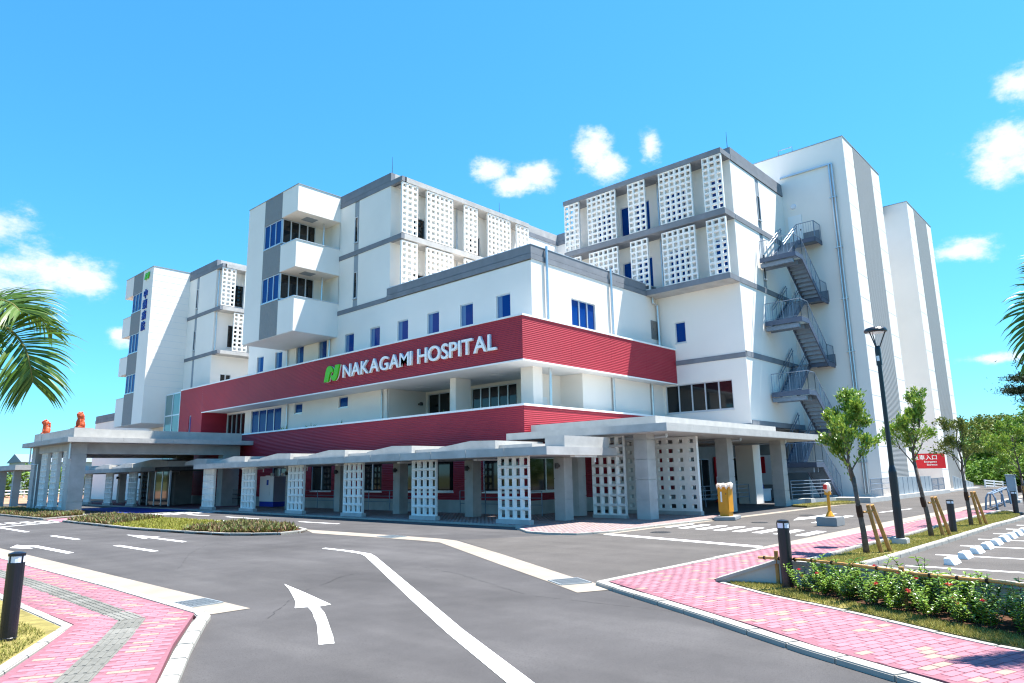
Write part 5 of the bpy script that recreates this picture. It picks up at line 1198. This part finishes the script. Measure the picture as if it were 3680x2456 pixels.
support(15.26, 4.45, (-.05, .08), 'pair of wooden stakes tied to the nearest young tree'); support(19.6, 4.2, (-.05, .16), 'pair of wooden stakes tied to the second, leaning young tree'); support(23.67, 4.04, (.05, .05), 'pair of wooden stakes tied to the third, sparse young tree'); support(30.5, 3.6, (0, 0), 'pair of wooden stakes at the right edge beside the black bollard')
# ---- flowering shrubs (four kinds of plant, each placed singly)
def shrub_meshes(seed):
    rg = np.random.default_rng(seed); mb = MB(); L_ = []; Fl = []
    for i in range(11):
        a = rg.uniform(0, 6.28); r_ = rg.uniform(0, .12); p = Vector((math.cos(a)*r_, math.sin(a)*r_, 0)); h = rg.uniform(.26, .52) if i < 8 else rg.uniform(.48, .62)
        d = Vector((math.cos(a)*rg.uniform(.1, .75), math.sin(a)*rg.uniform(.1, .75), 1)).normalized(); pts = [p]
        for s_ in range(4): d = (d+Vector(rg.normal(0, .12, 3))).normalized(); pts.append(pts[-1]+d*h/4)
        mb.tube(pts, [.006, .005, .0045, .004, .003], 4)
        n_ = 12
        for s_ in range(n_):
            f_ = .12+.9*(s_/n_); k_ = min(int(f_*4), 3); q_ = pts[k_].lerp(pts[k_+1], min(1, f_*4-k_))
            for sg in (0, 1):
                aa = s_*1.57+sg*math.pi+rg.uniform(-.5, .5); dd = np.array((math.cos(aa), math.sin(aa), rg.uniform(.0, .75))); L_.append((np.array(q_), dd, rg.uniform(.055, .088)))
        if rg.random() < .035: Fl.append(np.array(pts[-1]))
    V = []
    for q_, dd, ln in L_:
        dd = dd/np.linalg.norm(dd); s_ = np.cross(dd, (0, 0, 1.)); s_ /= np.linalg.norm(s_); n_ = np.cross(s_, dd); w_ = ln*.27
        a_, b_, c_ = q_+dd*ln*.3+n_*ln*.05, q_+dd*ln*.68+n_*ln*.03, q_+dd*ln-n_*ln*.05
        V += [q_, a_+s_*w_*.8+n_*w_*.35, b_+s_*w_+n_*w_*.3, c_, q_, c_, b_-s_*w_+n_*w_*.3, a_-s_*w_*.8+n_*w_*.35]
    leaf = np_mesh('leaves', np.array(V), 4, 'leaf_shrub')
    bm = bmesh.new(); bm.from_mesh(leaf); bmesh.ops.remove_doubles(bm, verts=bm.verts, dist=1e-6); bm.to_mesh(leaf); bm.free()
    fv = []
    for c_ in Fl:
        pts = c_+rg.normal(0, .016, (46, 3))*np.array((1, 1, .6))+np.array((0, 0, .012)); fv.append(leaf_quads(pts, .02, rg, up=1.5, aspect=.8))
    fl = np_mesh('flowers', np.concatenate(fv), 4, 'petal_red') if fv else None
    return mb.mesh('stems', 'bark_dark'), leaf, fl
SH = [shrub_meshes(s_) for s_ in (5, 6, 8, 9, 12, 14)]
cl_ = [Vector(p) for p in ((10.3,3.77),(9.98,3.17),(9.69,2.5),(9.36,1.82),(9.07,1.14),(8.74,.42),(8.11,-.94))]
ci = 0
for row, offn in (('front', -.2), ('middle', .02), ('back', .24)):
    tot = sum((b-a).length for a, b in zip(cl_, cl_[1:])); n_ = 14
    for i in range(n_):
        s_ = (i+(.5 if row == 'middle' else .15))/n_*tot; k_ = 0
        while k_ < len(cl_)-2 and s_ > (cl_[k_+1]-cl_[k_]).length: s_ -= (cl_[k_+1]-cl_[k_]).length; k_ += 1
        t_ = (cl_[k_+1]-cl_[k_]).normalized(); p = cl_[k_]+t_*s_+Vector((-t_.y, t_.x))*offn+Vector((rng.uniform(-.05,.05), rng.uniform(-.05,.05)))
        st, lf, fl = SH[ci % 6]; ci += 1
        t = thing('flowering_shrub', f'{ORD[i]} green shrub of the {row} hedge row counting from the black bollard', 'shrub', (p.x, p.y, .07), 'red flowering shrubs along the bamboo rail')
        sc_ = rng.uniform(.72, 1.05)*(1.08 if row == 'back' else .82); rz = rng.uniform(0, 6.28)
        for nm, me in (('stems', st), ('leaves', lf), ('flowers', fl)):
            if me is None: continue
            o = link(nm, me, t); o.rotation_euler = (0, 0, rz)
            o.scale = (sc_, sc_, sc_)
# ---- small planter tufts on the terrace parapet
for i, (y, s_) in enumerate(((33.6,.16),(36.8,.2),(39.8,.2),(41.7,.12),(25.2,.14),(23.0,.12),(44.4,.14),(46.3,.12))):
    rg = np.random.default_rng(80+i); pts = np.tile(np.array((0., 0., 0.)), (16, 1))+rg.normal(0, .06, (16, 3))*np.array((.3, 1.6, 0)); q_ = leaf_quads(pts, s_*2.2, rg, up=1.2, aspect=.14)
    me = np_mesh('leaves', q_, 4, 'leaf_shrub'); t = thing('terrace_plant', f'{ORD[i]} small spiky plant of those listed along the upper terrace parapet' if False else ['spiky plant on the terrace parapet near the white return wall','spiky plant on the parapet below the right small square window','spiky plant on the parapet below the left small square window','small spiky plant beside the slim terrace downpipe','small spiky plant on the parapet before the middle terrace pier','small spiky plant on the parapet below the corner terrace windows','spiky plant on the parapet below the wide blue window','small spiky plant on the parapet left end beside the white pier'][i], 'plant', (22.3, y, 4.55)); o = link('leaves', me, t); MB().box(22.2,22.4,y-.25,y+.25,4.16,4.56).build('planter', 'concrete', t)
# ---- palms
def palm(label, seed, given, fr, leafl, wid):
    rg = np.random.default_rng(seed); top = Vector(given[0][0][0]); x, y, z = top; t = thing('palm_tree', label, 'palm', (x, y, .05))
    mb = MB(); n_ = 16
    mb.tube([(x+.05*math.sin(i*.4), y, .0+(z-.1)*i/n_) for i in range(n_+1)], [.15-.004*i+(.012 if i % 2 else 0) for i in range(n_+1)], 12); mb.build('trunk', 'bark_grey', t, smooth=True)
    curves = []
    for pts, nrm, ll in given:
        P_ = [Vector(p) for p in pts]; out = []
        for i in range(len(P_)-1):                      # smooth curve through the points
            p0, p1, p2, p3 = P_[max(i-1, 0)], P_[i], P_[i+1], P_[min(i+2, len(P_)-1)]
            for s_ in range(6):
                u = s_/6; out.append(.5*((2*p1)+(p2-p0)*u+(2*p0-5*p1+4*p2-p3)*u*u+(3*p1-p0-3*p2+p3)*u**3))
        out.append(P_[-1]); curves.append((out, Vector(nrm), ll))
    for az_, el_, ln, droop in fr:
        d = Vector((math.cos(R(az_))*math.cos(R(el_)), math.sin(R(az_))*math.cos(R(el_)), math.sin(R(el_)))); p = top.copy(); pts = [p.copy()]
        for i in range(24): d = (d+Vector((0, 0, -droop/24*(.4+1.4*i/24)))).normalized(); p = p+d*ln/24; pts.append(p.copy())
        curves.append((pts, None, leafl))
    for pts, nrm, ll0 in curves:
        k_ = len(pts)-1; MB().tube(pts, [.020*(1-.8*i/k_)+.003 for i in range(k_+1)], 6).build('rachis', 'rachis', t)
        V = []; m_ = 62
        for i in range(m_):
            f_ = .10+.90*i/(m_-1); s_ = f_*k_; a_ = min(int(s_), k_-1); q_ = pts[a_].lerp(pts[a_+1], s_-a_); td = (pts[a_+1]-pts[a_]).normalized()
            side = td.cross(nrm) if nrm is not None else td.cross(Vector((0, 0, 1)))
            if side.length < .05: side = td.orthogonal()
            side.normalize(); upv = side.cross(td).normalized()
            for sg in (-1, 1):
                ll = ll0*(.50+.62*math.sin(math.pi*min(1, f_*.85+.10)))*rg.uniform(.82, 1.12)
                dd = (side*sg*rg.uniform(.8, 1.0)+td*(.45+.75*f_**2)*rg.uniform(.85, 1.15)+upv*rg.uniform(-.15, .3)).normalized(); pp = q_.copy()
                wv = (td-dd*td.dot(dd)+upv*rg.uniform(-.5, .5)); wv = (wv-dd*wv.dot(dd)).normalized(); prof = (.55, 1, 1, .78, .42, .02)
                for j in range(5):
                    p2 = pp+dd*ll/5; V += [pp-wv*wid*prof[j], pp+wv*wid*prof[j], p2+wv*wid*prof[j+1], p2-wv*wid*prof[j+1]]; pp = p2
                    dd = (dd+Vector((0, 0, -.05-.085*j))+Vector(rg.normal(0, .03, 3))).normalized()
        me = np_mesh('frond', np.array([tuple(v) for v in V])-np.array(ORG[t.name]), 4, 'leaf_palm'); bm = bmesh.new(); bm.from_mesh(me); bmesh.ops.remove_doubles(bm, verts=bm.verts, dist=1e-5); bm.to_mesh(me); bm.free(); link('frond', me, t)
palm('green palm with drooping feathery fronds reaching in from the left edge', 3, [
    ([(1.63,12.51,4.08),(1.84,11.99,4.03),(2.07,11.47,3.90),(2.20,11.16,3.73),(2.30,10.96,3.49),(2.36,10.89,3.24),(2.40,10.90,3.08)], (-.45,-.85,.25), .76),
    ([(1.63,12.51,4.08),(1.80,11.93,4.22),(1.97,11.45,4.24),(2.10,11.15,4.16),(2.18,10.95,4.02)], (-.3,-.5,.8), .74),
    ([(1.63,12.51,4.08),(1.70,12.2,3.72),(1.80,11.97,3.43),(1.92,11.72,3.18),(1.98,11.6,2.95)], (-.5,-.8,.2), .42)],
    [(20,40,1.7,1.6),(60,35,1.6,1.6),(110,30,1.8,1.5),(160,35,1.8,1.5),(210,30,1.8,1.6),(250,35,1.8,1.5)], .6, .0165)
palm('palm whose dark frond tips hang in at the right edge', 4, [
    ([(9.33,.26,3.62),(8.90,.44,3.60),(8.62,.57,3.45),(8.50,.66,3.22),(8.52,.71,2.97),(8.56,.74,2.75)], (-.85,-.45,.25), .34),
    ([(9.33,.26,3.62),(8.95,.35,3.73),(8.66,.46,3.75),(8.50,.56,3.68)], (-.5,-.3,.8), .30)],
    [(20,30,1.4,1.6),(-40,35,1.4,1.5),(-100,30,1.4,1.5),(-150,30,1.4,1.5)], .42, .011)
# ---- background woods at the right: single trees in front of a wooded slope
hill = MB(); gx = np.linspace(66, 190, 20); gy = np.linspace(-90, 60, 22); vv = []
for a in gx:
    for b in gy: vv.append((a, b, -.5+max(0, (a-80))*.06+1.2*math.sin(a*.11+b*.07)*min(1, max(0, (a-80)/20))))
hill.add(vv, [(i*22+j, (i+1)*22+j, (i+1)*22+j+1, i*22+j+1) for i in range(19) for j in range(21)]); put(hill.build('hillside', 'earth_green'), kind='structure')
def crown_tree(seed, x, y, z, h, r_, label, m, n_=2600, size=.42, group=None, name='broadleaf_tree', trunkfrac=.35, clumps=16):
    rg = np.random.default_rng(seed); t = thing(name, label, 'tree', (x, y, z), group); mb = MB(); tips = []
    mb.tube([(x, y, z-.3), (x+.1, y, z+h*trunkfrac), (x, y+.1, z+h*.8)], [.16*h/6, .11*h/6, .03], 7)
    pts = []
    for c_ in range(clumps):
        a = rg.uniform(0, 6.28); rr = r_*math.sqrt(rg.uniform(0, 1))*.75; zz = z+h*trunkfrac+(h*(1-trunkfrac))*rg.uniform(.05, .92)*(1-.35*(rr/r_)**2); c0 = np.array((x+math.cos(a)*rr, y+math.sin(a)*rr, zz)); s_ = r_*rg.uniform(.25, .45)
        mb.tube([(x, y, z+h*trunkfrac*.9), tuple(c0)], [.05*h/6, .015], 4, cap=False)
        q_ = rg.normal(0, 1, (n_//clumps, 3)); q_ /= np.linalg.norm(q_, axis=1)[:, None]; q_ *= (s_*rg.uniform(.55, 1.05, len(q_)))[:, None]; q_[:, 2] *= .7; pts.append(c0+q_)
    mb.build('trunk', 'bark_dark', t); pts = np.concatenate(pts); me = np_mesh('crown', leaf_quads(pts, size, rg, up=.2, aspect=.6)-np.array(ORG[t.name]), 4, m); link('crown', me, t)
TR = [(76,2,8.2,4.2,'leaf_wood','tall bright green tree right of the grey cabinet'),(82,7.5,7.6,3.6,'leaf_wood','rounded green tree above the white guard rail'),(88,11.5,7.4,3.6,'leaf_dry','olive tree beside the far tower edge'),(94,6,7.2,4.0,'leaf_wood','green tree far up the slope behind the guard rail'),(80,-4,8.0,4.5,'leaf_wood','broad green tree outside the right edge of the wood'),(96,13,6.8,3.2,'leaf_dry','small olive tree on the far skyline left of the bare tree'),(72,6.3,3.2,2.4,'leaf_wood','low round shrub tree beside the white guard rail'),(73,9.6,2.6,2.2,'leaf_wood','low bright bush at the start of the guard rail'),(70,3.2,3.0,2.4,'leaf_wood','low dark bush behind the grey cabinet'),(69,-.5,3.6,2.6,'leaf_wood','low leafy bush at the right picture edge'),(100,1,8.6,4,'leaf_wood','tall tree on the slope behind the pine'),(77,11.2,2.4,2.6,'leaf_wood','low bush at the tower edge behind the guard rail'),(79,8.6,3.0,2.8,'leaf_wood','rounded bush midway along the descending guard rail'),(84,13,3.6,3.0,'leaf_wood','bush half hidden behind the far tower edge')]
for i, (x, y, h, r_, m_, lab) in enumerate(TR): crown_tree(200+i, x, y, -.3+max(0, x-80)*.06, h, r_, lab, m_, n_=3600 if h > 5 else 2200, size=.36, group='trees of the wood at the right', trunkfrac=.22 if h > 5 else .05, clumps=26 if h > 5 else 16)
# pine with flat tiers, bare tree
t = thing('pine_tree', 'dark flat-topped pine rising over the trees at the right edge', 'tree', (63, 5.2, -.2)); rg = np.random.default_rng(77); mb = MB(); mb.tube([(63,4.4,-.3),(63.3,4.5,3),(63,4.6,6.5),(63,4.7,9.2)], [.2,.16,.11,.04], 8); pts = []
for zz, ly, w_ in ((7.0,6.6,1.0),(7.1,2.6,1.1),(7.9,6.0,1.1),(8.3,3.2,1.1),(9.0,4.9,1.2),(9.4,4.2,.9),(6.2,5.6,.8)):
    mb.tube([(63,4.65,zz-.7),(63,ly,zz)], [.05,.02], 5); q_ = rg.normal(0, 1, (1500, 3))*np.array((w_*.7, w_*.55, .15)); pts.append(np.array((63, ly, zz+.1))+q_)
mb.build('trunk', 'bark_dark', t); link('crown', np_mesh('crown', leaf_quads(np.concatenate(pts), .28, rg, up=.8, aspect=.2)-np.array(ORG[t.name]), 4, 'leaf_pine'), t)
t = thing('bare_tree', 'leafless thin tree standing on the far skyline', 'tree', (104, 9.6, 1.0)); mb = MB(); tips = []; rg = np.random.default_rng(5)
grow(rg, (104, 9.6, 6.2), (0, 0, 1), 2.0, .07, 4, mb, tips, spread=.35, upb=.3, ratio=.7); mb.tube([(104,9.6,.5),(104,9.6,6.3)], [.12,.07], 6); mb.build('trunk', 'bark_grey', t)
rg = np.random.default_rng(9); pts = []
for c_ in range(300):
    x = rg.uniform(86, 170); y = rg.uniform(-70, 40); z = -.3+max(0, x-80)*.06; s_ = rg.uniform(1.6, 3.2); q_ = rg.normal(0, 1, (150, 3)); q_ /= np.linalg.norm(q_, axis=1)[:, None]; pts.append(np.array((x, y, z+s_*.9+rg.uniform(0, 1.5)))+q_*s_*np.array((1, 1, .8)))
put(link('woodland', np_mesh('woodland', leaf_quads(np.concatenate(pts), .6, rg, up=.2, aspect=.65), 4, 'leaf_wood')), 'dense green wood covering the far slope at the right', 'wood', kind='stuff')
# ---- left background
rg = np.random.default_rng(19)
for i, (x, y, h, r_, m_, lab) in enumerate(((20,106,3.4,3.6,'leaf_wood','green roadside bush seen between the far walkway posts'),(25,104,3.8,3.4,'leaf_wood','taller roadside bush seen left of the big porch column'),(15,108,3.2,3.6,'leaf_wood','roadside bush at the far left picture edge'),(31,108,3.6,3.6,'leaf_dry','olive roadside bush hidden beside the porch column'))): crown_tree(300+i, x, y, -.1, h, r_, lab, m_, n_=2400, size=.36, group='roadside bushes at the far left', trunkfrac=.03, clumps=18)
t = thing('guard_rail', 'white roadside guard rail in front of the far left bushes', 'fence', (20, 98, 0))
for k_ in range(14): MB().box(8+k_*2-.05,8+k_*2+.05,98,98.1,-.05,.9).build('post', 'white_trim', t)
for z in (.45,.8): MB().box(8,34,97.93,97.99,z,z+.12).build('rail', 'white_trim', t)
def house(x0, x1, y0, y1, h, label, roof='flat', m='house_wall', nw=3):
    t = thing('distant_house', label, 'house', ((x0+x1)/2, (y0+y1)/2, 0)); MB().box(x0,x1,y0,y1,-.1,h).build('wall', m, t)
    if roof == 'flat': MB().box(x0-.4,x1+.4,y0-.4,y1+.4,h,h+.35).build('roof', 'roof_blue', t)
    else:
        ym = (y0+y1)/2; MB().add([(x0-.4,y0-.4,h),(x1+.4,y0-.4,h),(x1+.4,y1+.4,h),(x0-.4,y1+.4,h),(x0-.4,ym,h+1.6),(x1+.4,ym,h+1.6)], [(0,1,5,4),(2,3,4,5),(0,4,3),(1,2,5),(3,2,1,0)]).build('roof', 'roof_blue', t)
    for i in range(nw):
        a = x0+(x1-x0)*(i+.25)/nw; w_ = MB().box(a,a+(x1-x0)*.4/nw,y0-.04,y0,h*.45,h*.75).build('window', 'alu', t); MB().box(a+.1,a+(x1-x0)*.4/nw-.1,y0-.06,y0-.04,h*.47,h*.73).build('pane', 'glass_dark', w_)
house(13,24,140,150,6.6,'pale flat-roofed house at the far left edge',nw=3); house(33,47,150,160,5.4,'grey house far behind the left walkway','gable','house_grey',3); house(2,14,160,172,4.5,'low white house on the far left skyline','gable',nw=3)
# power line poles far right and far left skyline hills
hl = MB(); n_ = 40; pr_ = []
for i in range(n_+1):
    a = R(60+50*i/n_); rr = 700; pr_.append((rr*math.cos(a), rr*math.sin(a), 4+5*math.sin(i*.7)+3*math.sin(i*1.9)))
hl.add([(p[0], p[1], -3) for p in pr_]+[p for p in pr_]+[(p[0]*1.4, p[1]*1.4, -3) for p in pr_], [(i, i+1, n_+2+i, n_+1+i) for i in range(n_)]+[(n_+1+i, n_+2+i, 2*n_+3+i, 2*n_+2+i) for i in range(n_)]); put(hl.build('far_hills', 'earth_green'), kind='structure')
